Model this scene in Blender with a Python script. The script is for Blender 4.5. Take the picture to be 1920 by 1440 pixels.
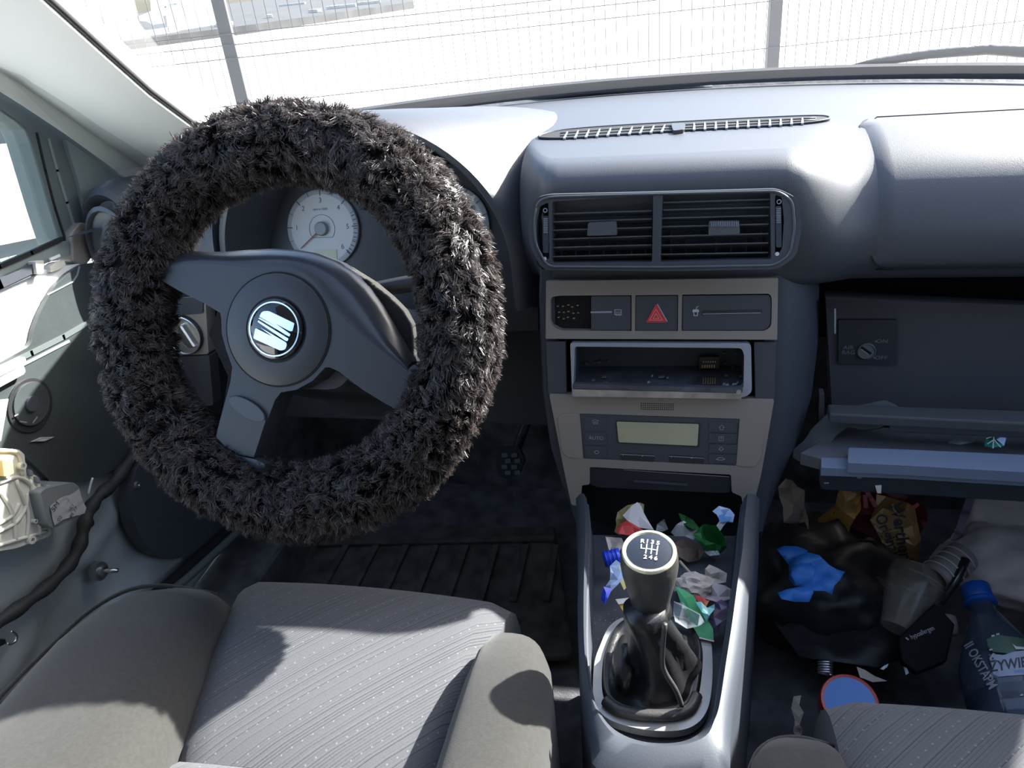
import bpy, bmesh, math, random
import numpy as np
from mathutils import Vector, Matrix, noise
from mathutils.geometry import tessellate_polygon, delaunay_2d_cdt

for o in list(bpy.data.objects):
    bpy.data.objects.remove(o)
S = bpy.context.scene
COL = S.collection
PI = math.pi

# ------------------------------------------------------------------ camera, sky, sun, exposure
F = 1442.0
CAM = Vector((0.03, 0.0, 0.90))
AX = -Vector((-6260, -130, F)).normalized()          # car's right, seen in the lens frame (x right, y down, z ahead)
AY = Vector((349, -820, F)).normalized()
AY = (AY - AX * AX.dot(AY)).normalized()             # car's forward
AZ = AX.cross(AY)                                    # up
cam = bpy.data.cameras.new('camera')
cam.sensor_width = 36.0
cam.lens = F / 1920 * 36.0
cam.clip_start = 0.02
cam.clip_end = 400
cob = bpy.data.objects.new('camera', cam)
COL.objects.link(cob)
cob.matrix_world = Matrix((
    (AX[0], -AX[1], -AX[2], CAM[0]),
    (AY[0], -AY[1], -AY[2], CAM[1]),
    (AZ[0], -AZ[1], -AZ[2], CAM[2]),
    (0, 0, 0, 1)))
S.camera = cob

SUN_AZ, SUN_EL, SUN_E = math.radians(51), math.radians(35.4), 27.0
SUN_DIR = Vector((math.sin(SUN_AZ) * math.cos(SUN_EL), math.cos(SUN_AZ) * math.cos(SUN_EL), math.sin(SUN_EL)))
ld = bpy.data.lights.new('sun', 'SUN')
ld.energy = SUN_E
ld.angle = math.radians(0.8)
ld.color = (1.0, 0.975, 0.94)
lo = bpy.data.objects.new('sun', ld)
COL.objects.link(lo)
lo.rotation_euler = SUN_DIR.to_track_quat('Z', 'Y').to_euler()

W = bpy.data.worlds.new('sky')
S.world = W
W.use_nodes = True
nt = W.node_tree
bg = nt.nodes['Background']
sk = nt.nodes.new('ShaderNodeTexSky')
sk.sky_type = 'NISHITA'
sk.sun_disc = False
sk.sun_elevation = SUN_EL
sk.sun_rotation = SUN_AZ
sk.dust_density = 2.5
sk.ozone_density = 2.0
nt.links.new(sk.outputs[0], bg.inputs['Color'])
bg.inputs['Strength'].default_value = 0.66

S.view_settings.view_transform = 'Standard'
S.view_settings.look = 'None'
S.view_settings.gamma = 1.0
S.view_settings.use_curve_mapping = False
S.view_settings.exposure = 0.0

# ------------------------------------------------------------------ pixel ray -> point on a real plane of the car
def ray(px, py):
    d = Vector((px - 960, py - 720, F))
    return Vector((AX.dot(d), AY.dot(d), AZ.dot(d))).normalized()

class Pl:
    def __init__(s, P, N):
        s.P = Vector(P); s.N = Vector(N).normalized()
        up = Vector((0, 0, 1))
        if abs(s.N.z) > 0.9: up = Vector((0, 1, 0))
        s.u = up.cross(s.N).normalized()
        s.v = s.N.cross(s.u)
    def at(s, px, py, off=0.0):
        d = ray(px, py)
        t = ((s.P - CAM).dot(s.N) + off) / d.dot(s.N)
        return CAM + d * t
    def xy(s, p):
        q = p - s.P
        return q.dot(s.u), q.dot(s.v)
    def pt(s, a, b, c=0.0):
        return s.P + s.u * a + s.v * b + s.N * c
def PX(x): return Pl((x, 0, 0), (1, 0, 0))
def PXn(x): return Pl((x, 0, 0), (-1, 0, 0))
def PY(y): return Pl((0, y, 0), (0, -1, 0))
def PZ(z): return Pl((0, 0, z), (0, 0, 1))
def tiltY(y, z, deg):      # faces the driver, leaning back by deg
    a = math.radians(deg)
    return Pl((0, y, z), (0, -math.cos(a), math.sin(a)))

# ------------------------------------------------------------------ materials
def lin(r, g, b):
    f = lambda c: (c / 255 / 12.92) if c / 255 <= 0.04045 else ((c / 255 + 0.055) / 1.055) ** 2.4
    return (f(r), f(g), f(b))

def mat(name, color, rough=0.5, metal=0.0, spec=0.5, bump=None, var=0.0, varscale=8, coat=0.0, trans=0.0, alpha=1.0, emit=None, sheen=0.0, sub=0.0):
    m = bpy.data.materials.new(name)
    m.use_nodes = True
    t = m.node_tree
    b = t.nodes['Principled BSDF']
    b.inputs['Base Color'].default_value = (*color, 1)
    b.inputs['Roughness'].default_value = rough
    b.inputs['Metallic'].default_value = metal
    b.inputs['Specular IOR Level'].default_value = spec
    b.inputs['Coat Weight'].default_value = coat
    b.inputs['Transmission Weight'].default_value = trans
    b.inputs['Alpha'].default_value = alpha
    b.inputs['Sheen Weight'].default_value = sheen
    if sub: b.inputs['Subsurface Weight'].default_value = sub
    co = None
    if bump or var:
        co = t.nodes.new('ShaderNodeTexCoord')
    if var:
        n = t.nodes.new('ShaderNodeTexNoise')
        n.inputs['Scale'].default_value = varscale
        n.inputs['Detail'].default_value = 5
        t.links.new(co.outputs['Object'], n.inputs['Vector'])
        mr = t.nodes.new('ShaderNodeMapRange')
        mr.inputs['To Min'].default_value = 1 - var
        mr.inputs['To Max'].default_value = 1 + var
        mr.inputs['From Min'].default_value = 0.3
        mr.inputs['From Max'].default_value = 0.7
        t.links.new(n.outputs['Fac'], mr.inputs['Value'])
        mx = t.nodes.new('ShaderNodeVectorMath'); mx.operation = 'SCALE'
        mx.inputs[0].default_value = color
        t.links.new(mr.outputs[0], mx.inputs['Scale'])
        t.links.new(mx.outputs[0], b.inputs['Base Color'])
    if bump:
        sc, st, dist = bump
        n = t.nodes.new('ShaderNodeTexNoise')
        n.inputs['Scale'].default_value = sc
        n.inputs['Detail'].default_value = 3
        t.links.new(co.outputs['Object'], n.inputs['Vector'])
        bp = t.nodes.new('ShaderNodeBump')
        bp.inputs['Strength'].default_value = st
        bp.inputs['Distance'].default_value = dist
        t.links.new(n.outputs['Fac'], bp.inputs['Height'])
        t.links.new(bp.outputs[0], b.inputs['Normal'])
    if emit:
        b.inputs['Emission Color'].default_value = (*emit[0], 1)
        b.inputs['Emission Strength'].default_value = emit[1]
    return m

def glass_mat(name, tint, fac=0.06, rough=0.0, dust=0.0):
    m = bpy.data.materials.new(name); m.use_nodes = True
    t = m.node_tree
    for n in list(t.nodes): t.nodes.remove(n)
    out = t.nodes.new('ShaderNodeOutputMaterial')
    tr = t.nodes.new('ShaderNodeBsdfTransparent'); tr.inputs[0].default_value = (*tint, 1)
    gl = t.nodes.new('ShaderNodeBsdfGlossy'); gl.inputs['Roughness'].default_value = rough
    lw = t.nodes.new('ShaderNodeLayerWeight'); lw.inputs[0].default_value = 0.5
    p5 = t.nodes.new('ShaderNodeMath'); p5.operation = 'POWER'; p5.inputs[1].default_value = 4.0
    ma = t.nodes.new('ShaderNodeMath'); ma.operation = 'MULTIPLY_ADD'; ma.inputs[1].default_value = 0.45; ma.inputs[2].default_value = fac
    mx = t.nodes.new('ShaderNodeMixShader')
    t.links.new(lw.outputs['Facing'], p5.inputs[0]); t.links.new(p5.outputs[0], ma.inputs[0])
    t.links.new(ma.outputs[0], mx.inputs[0]); t.links.new(tr.outputs[0], mx.inputs[1]); t.links.new(gl.outputs[0], mx.inputs[2])
    last = mx
    if dust:  # translucent veil added to wash out the view through the pane
        df = t.nodes.new('ShaderNodeBsdfTranslucent'); df.inputs[0].default_value = (0.9, 0.9, 0.88, 1)
        m2 = t.nodes.new('ShaderNodeMixShader'); m2.inputs[0].default_value = dust
        t.links.new(last.outputs[0], m2.inputs[1]); t.links.new(df.outputs[0], m2.inputs[2]); last = m2
    t.links.new(last.outputs[0], out.inputs[0])
    return m

def film_mat(name, color, fac=0.4, rough=0.15):      # clear wrinkled film: part see-through, part shiny
    m = bpy.data.materials.new(name); m.use_nodes = True
    t = m.node_tree
    b = t.nodes['Principled BSDF']
    b.inputs['Base Color'].default_value = (*color, 1); b.inputs['Roughness'].default_value = rough
    b.inputs['Specular IOR Level'].default_value = 0.9
    tr = t.nodes.new('ShaderNodeBsdfTransparent'); tr.inputs[0].default_value = (0.95, 0.96, 0.97, 1)
    mx = t.nodes.new('ShaderNodeMixShader'); mx.inputs[0].default_value = fac
    t.links.new(tr.outputs[0], mx.inputs[1]); t.links.new(b.outputs[0], mx.inputs[2])
    t.links.new(mx.outputs[0], t.nodes['Material Output'].inputs[0])
    return m

M = {}
M['dash'] = mat('dash plastic', (0.040, 0.043, 0.052), 0.5, spec=0.8, bump=(1400, 0.35, 0.0006))
M['dark'] = mat('dark plastic', (0.052, 0.056, 0.068), 0.45, bump=(900, 0.15, 0.0004))
M['black'] = mat('black plastic', (0.024, 0.025, 0.029), 0.4)
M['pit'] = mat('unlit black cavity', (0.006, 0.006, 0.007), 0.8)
M['soft'] = mat('soft grey plastic', (0.046, 0.052, 0.064), 0.52, spec=0.35, bump=(700, 0.18, 0.0004))
M['knee'] = mat('lower dash plastic', (0.045, 0.047, 0.053), 0.6)
M['trim'] = mat('bronze grey trim', (0.27, 0.235, 0.205), 0.42, metal=0.15, bump=(2500, 0.05, 0.0002))
M['radio'] = mat('grey radio frame', (0.34, 0.37, 0.43), 0.30, metal=0.4)
M['steel'] = mat('bare steel', (0.42, 0.42, 0.42), 0.35, metal=0.9, var=0.25, varscale=60)
M['brass'] = mat('brass pins', (0.65, 0.55, 0.30), 0.35, metal=0.9)
M['slat'] = mat('vent slat plastic', (0.085, 0.09, 0.10), 0.32)
M['lcd'] = mat('greenish display', (0.40, 0.385, 0.25), 0.22, var=0.06, varscale=20)
M['print'] = mat('pale print', (0.55, 0.56, 0.58), 0.5)
M['printdim'] = mat('dim grey print', (0.30, 0.31, 0.33), 0.5)
M['red'] = mat('red button', (0.62, 0.045, 0.05), 0.35)
M['redlight'] = mat('pale red print', (0.85, 0.35, 0.34), 0.4)
M['dial'] = mat('silver dial face', (0.46, 0.48, 0.48), 0.5)
M['dialrim'] = mat('grey dial band', (0.30, 0.32, 0.34), 0.5)
M['ink'] = mat('dark ink', (0.03, 0.035, 0.045), 0.5)
M['needle'] = mat('brown needle', (0.16, 0.06, 0.045), 0.5)
M['pad'] = mat('wheel pad plastic', (0.028, 0.030, 0.035), 0.42, bump=(1500, 0.12, 0.0003))
M['padgloss'] = mat('wheel pad upper plastic', (0.032, 0.036, 0.045), 0.30, bump=(160, 0.05, 0.0006))
M['chrome'] = mat('chrome', (0.85, 0.86, 0.88), 0.12, metal=1.0)
M['satin'] = mat('satin chrome', (0.70, 0.70, 0.70), 0.28, metal=1.0)
M['glossblack'] = mat('gloss black', (0.008, 0.009, 0.012), 0.06, coat=0.6)
M['rimcore'] = mat('fur backing', (0.010, 0.009, 0.010), 0.9, spec=0.1)
M['leather'] = mat('dark leather', (0.045, 0.043, 0.042), 0.42, bump=(420, 0.35, 0.0008), var=0.2, varscale=40)
M['leatherb'] = mat('black boot leather', (0.010, 0.010, 0.011), 0.36, bump=(300, 0.3, 0.0008))
M['silverring'] = mat('worn silver plastic', (0.36, 0.355, 0.34), 0.38, metal=0.45, var=0.12, varscale=50)
M['cream'] = mat('worn yellowed chrome', (0.80, 0.78, 0.56), 0.28, metal=0.45, var=0.15, varscale=160)
M['carpet'] = mat('black carpet', (0.095, 0.095, 0.10), 0.95, spec=0.1, bump=(500, 0.8, 0.002), var=0.4, varscale=30)
M['rubber'] = mat('black rubber', (0.012, 0.012, 0.014), 0.6, spec=0.3)
M['matrub'] = mat('dusty rubber mat', (0.06, 0.056, 0.052), 0.75, spec=0.2, var=0.5, varscale=25)
M['bolster'] = mat('dark bolster fabric', (0.038, 0.037, 0.034), 0.9, spec=0.15, bump=(1800, 0.5, 0.0007), var=0.12, varscale=300, sheen=0.15)
M['liner'] = mat('pale pillar trim', (0.80, 0.80, 0.77), 0.8, spec=0.2, bump=(900, 0.2, 0.0005))
M['seal'] = mat('dark door seal', (0.10, 0.12, 0.118), 0.55)
M['sail'] = mat('dark sail panel', (0.20, 0.235, 0.23), 0.55)
M['metal'] = mat('grey green painted door metal', (0.40, 0.44, 0.45), 0.38, metal=0.2, var=0.10, varscale=10)
M['paint'] = mat('pale paint and sunlit metal', (0.80, 0.81, 0.80), 0.35, var=0.04, varscale=12)  # on the door panel this white holds the sun on the metal
M['membrane'] = mat('dark door membrane', (0.046, 0.055, 0.057), 0.42, bump=(60, 0.25, 0.003), var=0.15, varscale=12)
M['whiteplastic'] = mat('yellowed white plastic', (0.66, 0.64, 0.55), 0.5, var=0.10, varscale=25)
M['motor'] = mat('grey motor case', (0.20, 0.215, 0.22), 0.45)
M['sticker'] = mat('crinkled silver label', (0.55, 0.56, 0.56), 0.4, metal=0.2, bump=(120, 0.5, 0.002))
M['loom'] = mat('taped cable', (0.022, 0.024, 0.024), 0.65, bump=(250, 0.5, 0.001))
M['grounds'] = mat('pale dusty ground', (0.62, 0.60, 0.56), 0.9, var=0.08, varscale=0.8)
M['yard'] = mat('dark yard ground', (0.04, 0.04, 0.04), 0.9, var=0.4, varscale=1.2)
M['galv'] = mat('galvanised wire', (0.09, 0.09, 0.09), 0.5, metal=0.2)
M['post'] = mat('grey fence post', (0.042, 0.042, 0.045), 0.5)
M['scrap'] = mat('pale primer paint', (0.62, 0.68, 0.69), 0.5, var=0.15, varscale=3)
M['wood'] = mat('bleached timber', (0.5, 0.47, 0.42), 0.8, var=0.2, varscale=6)
M['cowl'] = mat('grey cowl plastic', (0.05, 0.05, 0.05), 0.6, bump=(60, 0.6, 0.004))
M['ceram'] = mat('dotted glass edge', (0.024, 0.024, 0.026), 0.6)
M['glass'] = glass_mat('windscreen glass', (0.95, 0.97, 0.96), dust=0.014)
M['sideglass'] = glass_mat('side glass', (0.86, 0.92, 0.90), dust=0.02)
M['mirror'] = mat('mirror', (0.9, 0.92, 0.93), 0.04, metal=1.0)
M['housing'] = mat('mirror housing', (0.10, 0.11, 0.115), 0.4)
M['paper'] = mat('white paper', (0.55, 0.52, 0.50), 0.8, var=0.08, varscale=60)
M['tissue'] = mat('grey tissue', (0.42, 0.38, 0.34), 0.9, spec=0.1, var=0.1, varscale=60, bump=(300, 0.3, 0.001))
M['beigetissue'] = mat('beige tissue', (0.56, 0.49, 0.43), 0.9, spec=0.1, bump=(200, 0.3, 0.001))
M['brownpaper'] = mat('brown paper', (0.12, 0.085, 0.065), 0.7)
M['olive'] = mat('olive wrapper', (0.25, 0.20, 0.07), 0.4)
M['redwrap'] = mat('red wrapper', (0.55, 0.045, 0.04), 0.35)
M['green'] = mat('green card', (0.04, 0.27, 0.10), 0.35)
M['greenfoil'] = mat('green foil', (0.02, 0.13, 0.035), 0.18, metal=0.4)
M['darkgreen'] = mat('dark green leaf print', (0.01, 0.06, 0.015), 0.3)
M['blue'] = mat('royal blue wrapper', (0.02, 0.06, 0.62), 0.3)
M['bluewhite'] = mat('blue white wrapper', (0.42, 0.55, 0.78), 0.35)
M['skyblue'] = mat('light blue print', (0.10, 0.26, 0.55), 0.3)
M['yellow'] = mat('yellow card', (0.75, 0.42, 0.06), 0.5)
M['paleyellow'] = mat('pale yellow strip', (0.70, 0.62, 0.22), 0.5)
M['teal'] = mat('teal wrapper', (0.16, 0.46, 0.44), 0.3)
M['tealfoil'] = mat('teal foil', (0.03, 0.36, 0.30), 0.2, metal=0.3)
M['purple'] = film_mat('purple film', (0.10, 0.07, 0.13), 0.65)
M['clear'] = film_mat('clear film', (0.30, 0.34, 0.36), 0.25)
M['clearbright'] = film_mat('clear shiny film', (0.55, 0.57, 0.57), 0.22)
M['cup'] = film_mat('clear plastic cup', (0.50, 0.46, 0.40), 0.30)
M['glove'] = mat('blue nitrile', (0.05, 0.26, 0.80), 0.45)
M['gold'] = mat('gold candy bag', (0.52, 0.34, 0.14), 0.30, metal=0.25, var=0.3, varscale=16)
M['orange'] = mat('amber candy bag', (0.60, 0.34, 0.10), 0.30, metal=0.2, var=0.4, varscale=22)
M['maroon'] = mat('maroon bag band', (0.13, 0.012, 0.018), 0.35)
M['binbag'] = mat('black film', (0.022, 0.022, 0.026), 0.45, bump=(30, 0.4, 0.006))
M['whitebag'] = mat('white plastic bag', (0.70, 0.66, 0.63), 0.38, var=0.12, varscale=16, bump=(40, 0.4, 0.004))
M['pet'] = film_mat('water bottle plastic', (0.06, 0.08, 0.12), 0.62, 0.08)
M['petcap'] = mat('blue bottle cap', (0.015, 0.09, 0.42), 0.35)
M['blackbox'] = mat('black carton', (0.008, 0.008, 0.009), 0.6, spec=0.15)
M['beigepl'] = mat('beige plastic', (0.36, 0.34, 0.33), 0.5)
M['bluelid'] = mat('blue lid', (0.03, 0.16, 0.50), 0.35)
M['redrim'] = mat('red rim', (0.40, 0.045, 0.035), 0.35)
M['tagwhite'] = mat('white tag', (0.85, 0.83, 0.74), 0.5)
M['skylit_lid'] = mat('skylit glovebox lid plastic', (0.17, 0.205, 0.28), 0.34, bump=(900, 0.1, 0.0003))  # blue sky light on the upturned rim is put into the colour
M['glovein'] = mat('glovebox liner', (0.10, 0.10, 0.11), 0.7)
M['strap'] = mat('grey green plastic arm', (0.055, 0.060, 0.064), 0.6)
M['twig'] = mat('pale stick', (0.40, 0.33, 0.24), 0.8)
M['roof'] = mat('pale headliner', (0.28, 0.28, 0.27), 0.9)

def fabric_mat(name, base, ang, stripe=240.0):
    m = bpy.data.materials.new(name); m.use_nodes = True
    t = m.node_tree; N = t.nodes; L = t.links
    b = N['Principled BSDF']; b.inputs['Roughness'].default_value = 0.9
    b.inputs['Specular IOR Level'].default_value = 0.15; b.inputs['Sheen Weight'].default_value = 0.1
    co = N.new('ShaderNodeTexCoord')
    mp = N.new('ShaderNodeMapping'); mp.inputs['Rotation'].default_value[2] = ang
    L.new(co.outputs['Object'], mp.inputs[0])
    sp = N.new('ShaderNodeSeparateXYZ'); L.new(mp.outputs[0], sp.inputs[0])
    def mth(op, a, bb=None, c=None):
        n = N.new('ShaderNodeMath'); n.operation = op
        for i, v in enumerate((a, bb, c)):
            if v is None: continue
            if isinstance(v, (int, float)): n.inputs[i].default_value = v
            else: L.new(v, n.inputs[i])
        return n.outputs[0]
    x, y = sp.outputs['X'], sp.outputs['Y']
    # fine woven ribs across x, each with its own darkness
    pit = 0.0027
    fr_ = mth('FRACT', mth('DIVIDE', y, pit)); idx = mth('FLOOR', mth('DIVIDE', y, pit))
    wn = N.new('ShaderNodeTexWhiteNoise'); wn.noise_dimensions = '1D'; L.new(idx, wn.inputs['W'])
    fine = mth('LESS_THAN', fr_, 0.30)
    wide = mth('MULTIPLY', fine, mth('POWER', wn.outputs['Value'], 1.5))
    hi = mth('MULTIPLY', mth('GREATER_THAN', fr_, 0.72), wn.outputs['Value'])
    # dots on a lattice running along the stripes
    py_, px_ = 0.0195, 0.0090
    row = mth('FLOOR', mth('DIVIDE', y, py_))
    fy = mth('SUBTRACT', mth('FRACT', mth('DIVIDE', y, py_)), 0.5)
    fx = mth('SUBTRACT', mth('FRACT', mth('MULTIPLY_ADD', row, 0.37, mth('DIVIDE', x, px_))), 0.5)
    d = mth('ADD', mth('POWER', mth('MULTIPLY', fx, px_), 2.0), mth('POWER', mth('MULTIPLY', fy, py_), 2.0))
    dot = mth('LESS_THAN', d, 0.0008 ** 2)
    nz = N.new('ShaderNodeTexNoise'); nz.inputs['Scale'].default_value = 900; L.new(co.outputs['Object'], nz.inputs['Vector'])
    f = mth('MULTIPLY_ADD', hi, 0.22, mth('MULTIPLY_ADD', wide, -0.60, 1.08))
    f = mth('MULTIPLY_ADD', mth('SUBTRACT', nz.outputs['Fac'], 0.5), 0.5, f)
    f = mth('MULTIPLY_ADD', dot, 0.75, f)
    vm = N.new('ShaderNodeVectorMath'); vm.operation = 'SCALE'; vm.inputs[0].default_value = base
    L.new(f, vm.inputs['Scale']); L.new(vm.outputs[0], b.inputs['Base Color'])
    bp = N.new('ShaderNodeBump'); bp.inputs['Strength'].default_value = 0.4; bp.inputs['Distance'].default_value = 0.0006
    L.new(f, bp.inputs['Height']); L.new(bp.outputs[0], b.inputs['Normal'])
    return m
M['fabric'] = fabric_mat('striped dotted seat cloth', (0.074, 0.076, 0.081), math.radians(-46))

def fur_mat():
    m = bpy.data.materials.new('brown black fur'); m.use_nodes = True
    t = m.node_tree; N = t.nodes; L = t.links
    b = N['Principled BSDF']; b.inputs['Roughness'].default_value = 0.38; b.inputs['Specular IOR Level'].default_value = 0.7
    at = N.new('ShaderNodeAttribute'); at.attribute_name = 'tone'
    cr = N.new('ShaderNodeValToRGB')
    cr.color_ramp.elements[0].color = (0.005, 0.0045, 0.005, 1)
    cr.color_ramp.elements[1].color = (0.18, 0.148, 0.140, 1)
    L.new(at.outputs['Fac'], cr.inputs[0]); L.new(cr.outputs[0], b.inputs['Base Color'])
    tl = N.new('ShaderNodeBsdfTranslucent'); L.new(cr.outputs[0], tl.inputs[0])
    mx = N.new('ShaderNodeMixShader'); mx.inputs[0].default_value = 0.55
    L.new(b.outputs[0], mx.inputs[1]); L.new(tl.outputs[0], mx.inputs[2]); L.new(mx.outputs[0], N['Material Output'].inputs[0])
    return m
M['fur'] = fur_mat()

# ------------------------------------------------------------------ object helpers
def thing(name, label, cat, loc, group=None):
    o = bpy.data.objects.new(name, None); COL.objects.link(o)
    o.location = loc; o.empty_display_size = 0.02
    o['label'] = label; o['category'] = cat
    if group: o['group'] = group
    return o
def tag(o, label, cat, group=None):
    o['label'] = label; o['category'] = cat
    if group: o['group'] = group
    return o
def world_of(o):
    m = Matrix.Translation(o.location)
    return world_of(o.parent) @ o.matrix_parent_inverse @ m if o.parent else m
def obj(name, verts, faces, m=None, parent=None, smooth=False, label=None, stuff=False, structure=False):
    me = bpy.data.meshes.new(name)
    vs = [Vector(v) for v in verts]
    c = Vector((0, 0, 0))
    for v in vs: c += v
    c /= max(1, len(vs))
    me.from_pydata([tuple(v - c) for v in vs], [], faces)
    bm = bmesh.new(); bm.from_mesh(me)
    bmesh.ops.recalc_face_normals(bm, faces=bm.faces)
    bm.to_mesh(me); bm.free()
    if smooth:
        for p in me.polygons: p.use_smooth = True
    if m: me.materials.append(m)
    o = bpy.data.objects.new(name, me); COL.objects.link(o)
    o.location = c
    if parent:
        o.parent = parent
        o.matrix_parent_inverse = world_of(parent).inverted()
    if label: o['label'] = label
    if stuff: o['kind'] = 'stuff'
    if structure: o['kind'] = 'structure'
    return o
def bevel(o, w, seg=2, ang=35):
    md = o.modifiers.new('edge', 'BEVEL'); md.width = w; md.segments = seg
    md.limit_method = 'ANGLE'; md.angle_limit = math.radians(ang)
    return o
def autosmooth(o, ang=35):
    me = o.data
    for p in me.polygons: p.use_smooth = True
    me.set_sharp_from_angle(angle=math.radians(ang))
    return o

def roundpoly(pts, r, n=5):
    out = []
    k = len(pts)
    rs = r if isinstance(r, (list, tuple)) else [r] * k
    for i in range(k):
        p0, p1, p2 = [Vector((*pts[j % k][:2], 0)).to_2d() for j in (i - 1, i, i + 1)]
        rr = rs[i]
        a, b = (p0 - p1), (p2 - p1)
        q = min(rr, a.length * 0.49, b.length * 0.49)
        if q < 1e-6: out.append(tuple(p1)); continue
        s, e = p1 + a.normalized() * q, p1 + b.normalized() * q
        for j in range(n + 1):
            t = j / n
            out.append(tuple(s * (1 - t) ** 2 + p1 * 2 * t * (1 - t) + e * t * t))
    return out
def circ(cx, cy, rx, ry=None, n=40, rot=0.0):
    ry = ry or rx
    c, s = math.cos(rot), math.sin(rot)
    return [(cx + rx * math.cos(a) * c - ry * math.sin(a) * s, cy + rx * math.cos(a) * s + ry * math.sin(a) * c) for a in [2 * PI * i / n for i in range(n)]]
def spline(pts, n=8, closed=False):
    P = [Vector(p) for p in pts]; k = len(P); out = []
    rng = range(k) if closed else range(k - 1)
    for i in rng:
        if closed: a, b, c, d = P[i - 1], P[i], P[(i + 1) % k], P[(i + 2) % k]
        else: a, b, c, d = P[max(i - 1, 0)], P[i], P[i + 1], P[min(i + 2, k - 1)]
        for j in range(n):
            t = j / n
            out.append(0.5 * ((2 * b) + (c - a) * t + (2 * a - 5 * b + 4 * c - d) * t * t + (-a + 3 * b - 3 * c + d) * t ** 3))
    if not closed: out.append(P[-1].copy())
    return out

def plate3(name, pts3, depth, m, parent=None, holes=(), bev=0.0008, **kw):
    """flat polygon (3-D points) with real thickness: extruded by the vector depth"""
    loops = [list(map(Vector, pts3))] + [list(map(Vector, h)) for h in holes]
    tris = tessellate_polygon(loops)
    V = [v for l in loops for v in l]; n = len(V)
    V2 = V + [v + depth for v in V]
    Fc = [tuple(t) for t in tris] + [tuple(n + i for i in reversed(t)) for t in tris]
    b = 0
    for l in loops:
        k = len(l)
        for i in range(k):
            j = (i + 1) % k
            Fc.append((b + i, b + j, n + b + j, n + b + i))
        b += k
    o = obj(name, V2, Fc, m, parent, **kw)
    if bev: bevel(o, bev)
    return o
def plate(name, pl, poly, th, m, parent=None, off=0.0, holes=(), bev=0.0008, **kw):
    f = [pl.at(p[0], p[1], off) for p in poly]
    h = [[pl.at(p[0], p[1], off) for p in q] for q in holes]
    return plate3(name, f, -pl.N * th, m, parent, h, bev, **kw)
def loft(name, rings, m, parent=None, closed=True, caps=True, smooth=True, **kw):
    k = len(rings[0]); V = [v for r in rings for v in r]; Fc = []
    for i in range(len(rings) - 1):
        for j in range(k if closed else k - 1):
            a, b = i * k + j, i * k + (j + 1) % k
            Fc.append((a, b, b + k, a + k))
    if caps and closed:
        Fc.append(tuple(reversed(range(k)))); Fc.append(tuple(range((len(rings) - 1) * k, len(rings) * k)))
    return obj(name, V, Fc, m, parent, smooth=smooth, **kw)
def tube(name, path, r, m, parent=None, n=8, **kw):
    P = [Vector(p) for p in path]; rings = []
    up = None
    for i, p in enumerate(P):
        t = (P[min(i + 1, len(P) - 1)] - P[max(i - 1, 0)]).normalized()
        if up is None: up = Vector((0, 0, 1)) if abs(t.z) < 0.9 else Vector((1, 0, 0))
        a = t.cross(up).normalized(); b = a.cross(t); up = b
        rr = r[i] if isinstance(r, (list, tuple)) else r
        rings.append([p + (a * math.cos(2 * PI * j / n) + b * math.sin(2 * PI * j / n)) * rr for j in range(n)])
    return loft(name, rings, m, parent, **kw)
def lathe(name, pl, c, prof, m, parent=None, n=40, sxy=(1, 1), **kw):
    """profile [(radius, height along the plane's normal)] turned about the normal through point c"""
    rings = [[c + pl.u * (r * sxy[0] * math.cos(2 * PI * j / n)) + pl.v * (r * sxy[1] * math.sin(2 * PI * j / n)) + pl.N * h for j in range(n)] for r, h in prof]
    o = loft(name, rings, m, parent, **kw)
    return autosmooth(o, 40)
def box(name, c, size, m, parent=None, rot=None, bev=0.0, **kw):
    c = Vector(c); sx_, sy_, sz_ = [s / 2 for s in size]
    R = rot or Matrix.Identity(3)
    V = [c + R @ Vector((x, y, z)) for x in (-sx_, sx_) for y in (-sy_, sy_) for z in (-sz_, sz_)]
    Fc = [(0, 1, 3, 2), (4, 6, 7, 5), (0, 4, 5, 1), (2, 3, 7, 6), (0, 2, 6, 4), (1, 5, 7, 3)]
    o = obj(name, V, Fc, m, parent, **kw)
    if bev: bevel(o, bev)
    return o
def text(name, body, pl, px, py, h, m, parent, off=0.0, rot=0.0, ext=0.0002, sq=1.0, bold=0.0):
    cu = bpy.data.curves.new(name, 'FONT'); cu.body = body; cu.size = 1.0; cu.extrude = 0.0
    cu.align_x = 'CENTER'; cu.align_y = 'CENTER'; cu.offset = bold; cu.resolution_u = 3
    tmp = bpy.data.objects.new(name + '_t', cu); COL.objects.link(tmp)
    dg = bpy.context.evaluated_depsgraph_get()
    me = bpy.data.meshes.new_from_object(tmp.evaluated_get(dg))
    bpy.data.objects.remove(tmp); bpy.data.curves.remove(cu)
    me.name = name; me.materials.clear(); me.materials.append(m)
    o = bpy.data.objects.new(name, me); COL.objects.link(o)
    c = pl.at(px, py, off) if not isinstance(px, Vector) else px + pl.N * off
    cs, sn = math.cos(rot), math.sin(rot)
    s = h / 0.7
    u, v = (pl.u * cs + pl.v * sn) * s * sq, (pl.v * cs - pl.u * sn) * s
    me.transform(Matrix(((u.x, v.x, pl.N.x, 0), (u.y, v.y, pl.N.y, 0), (u.z, v.z, pl.N.z, 0), (0, 0, 0, 1))))
    o.location = c
    if parent:
        o.parent = parent; o.matrix_parent_inverse = world_of(parent).inverted()
    return o
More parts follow.
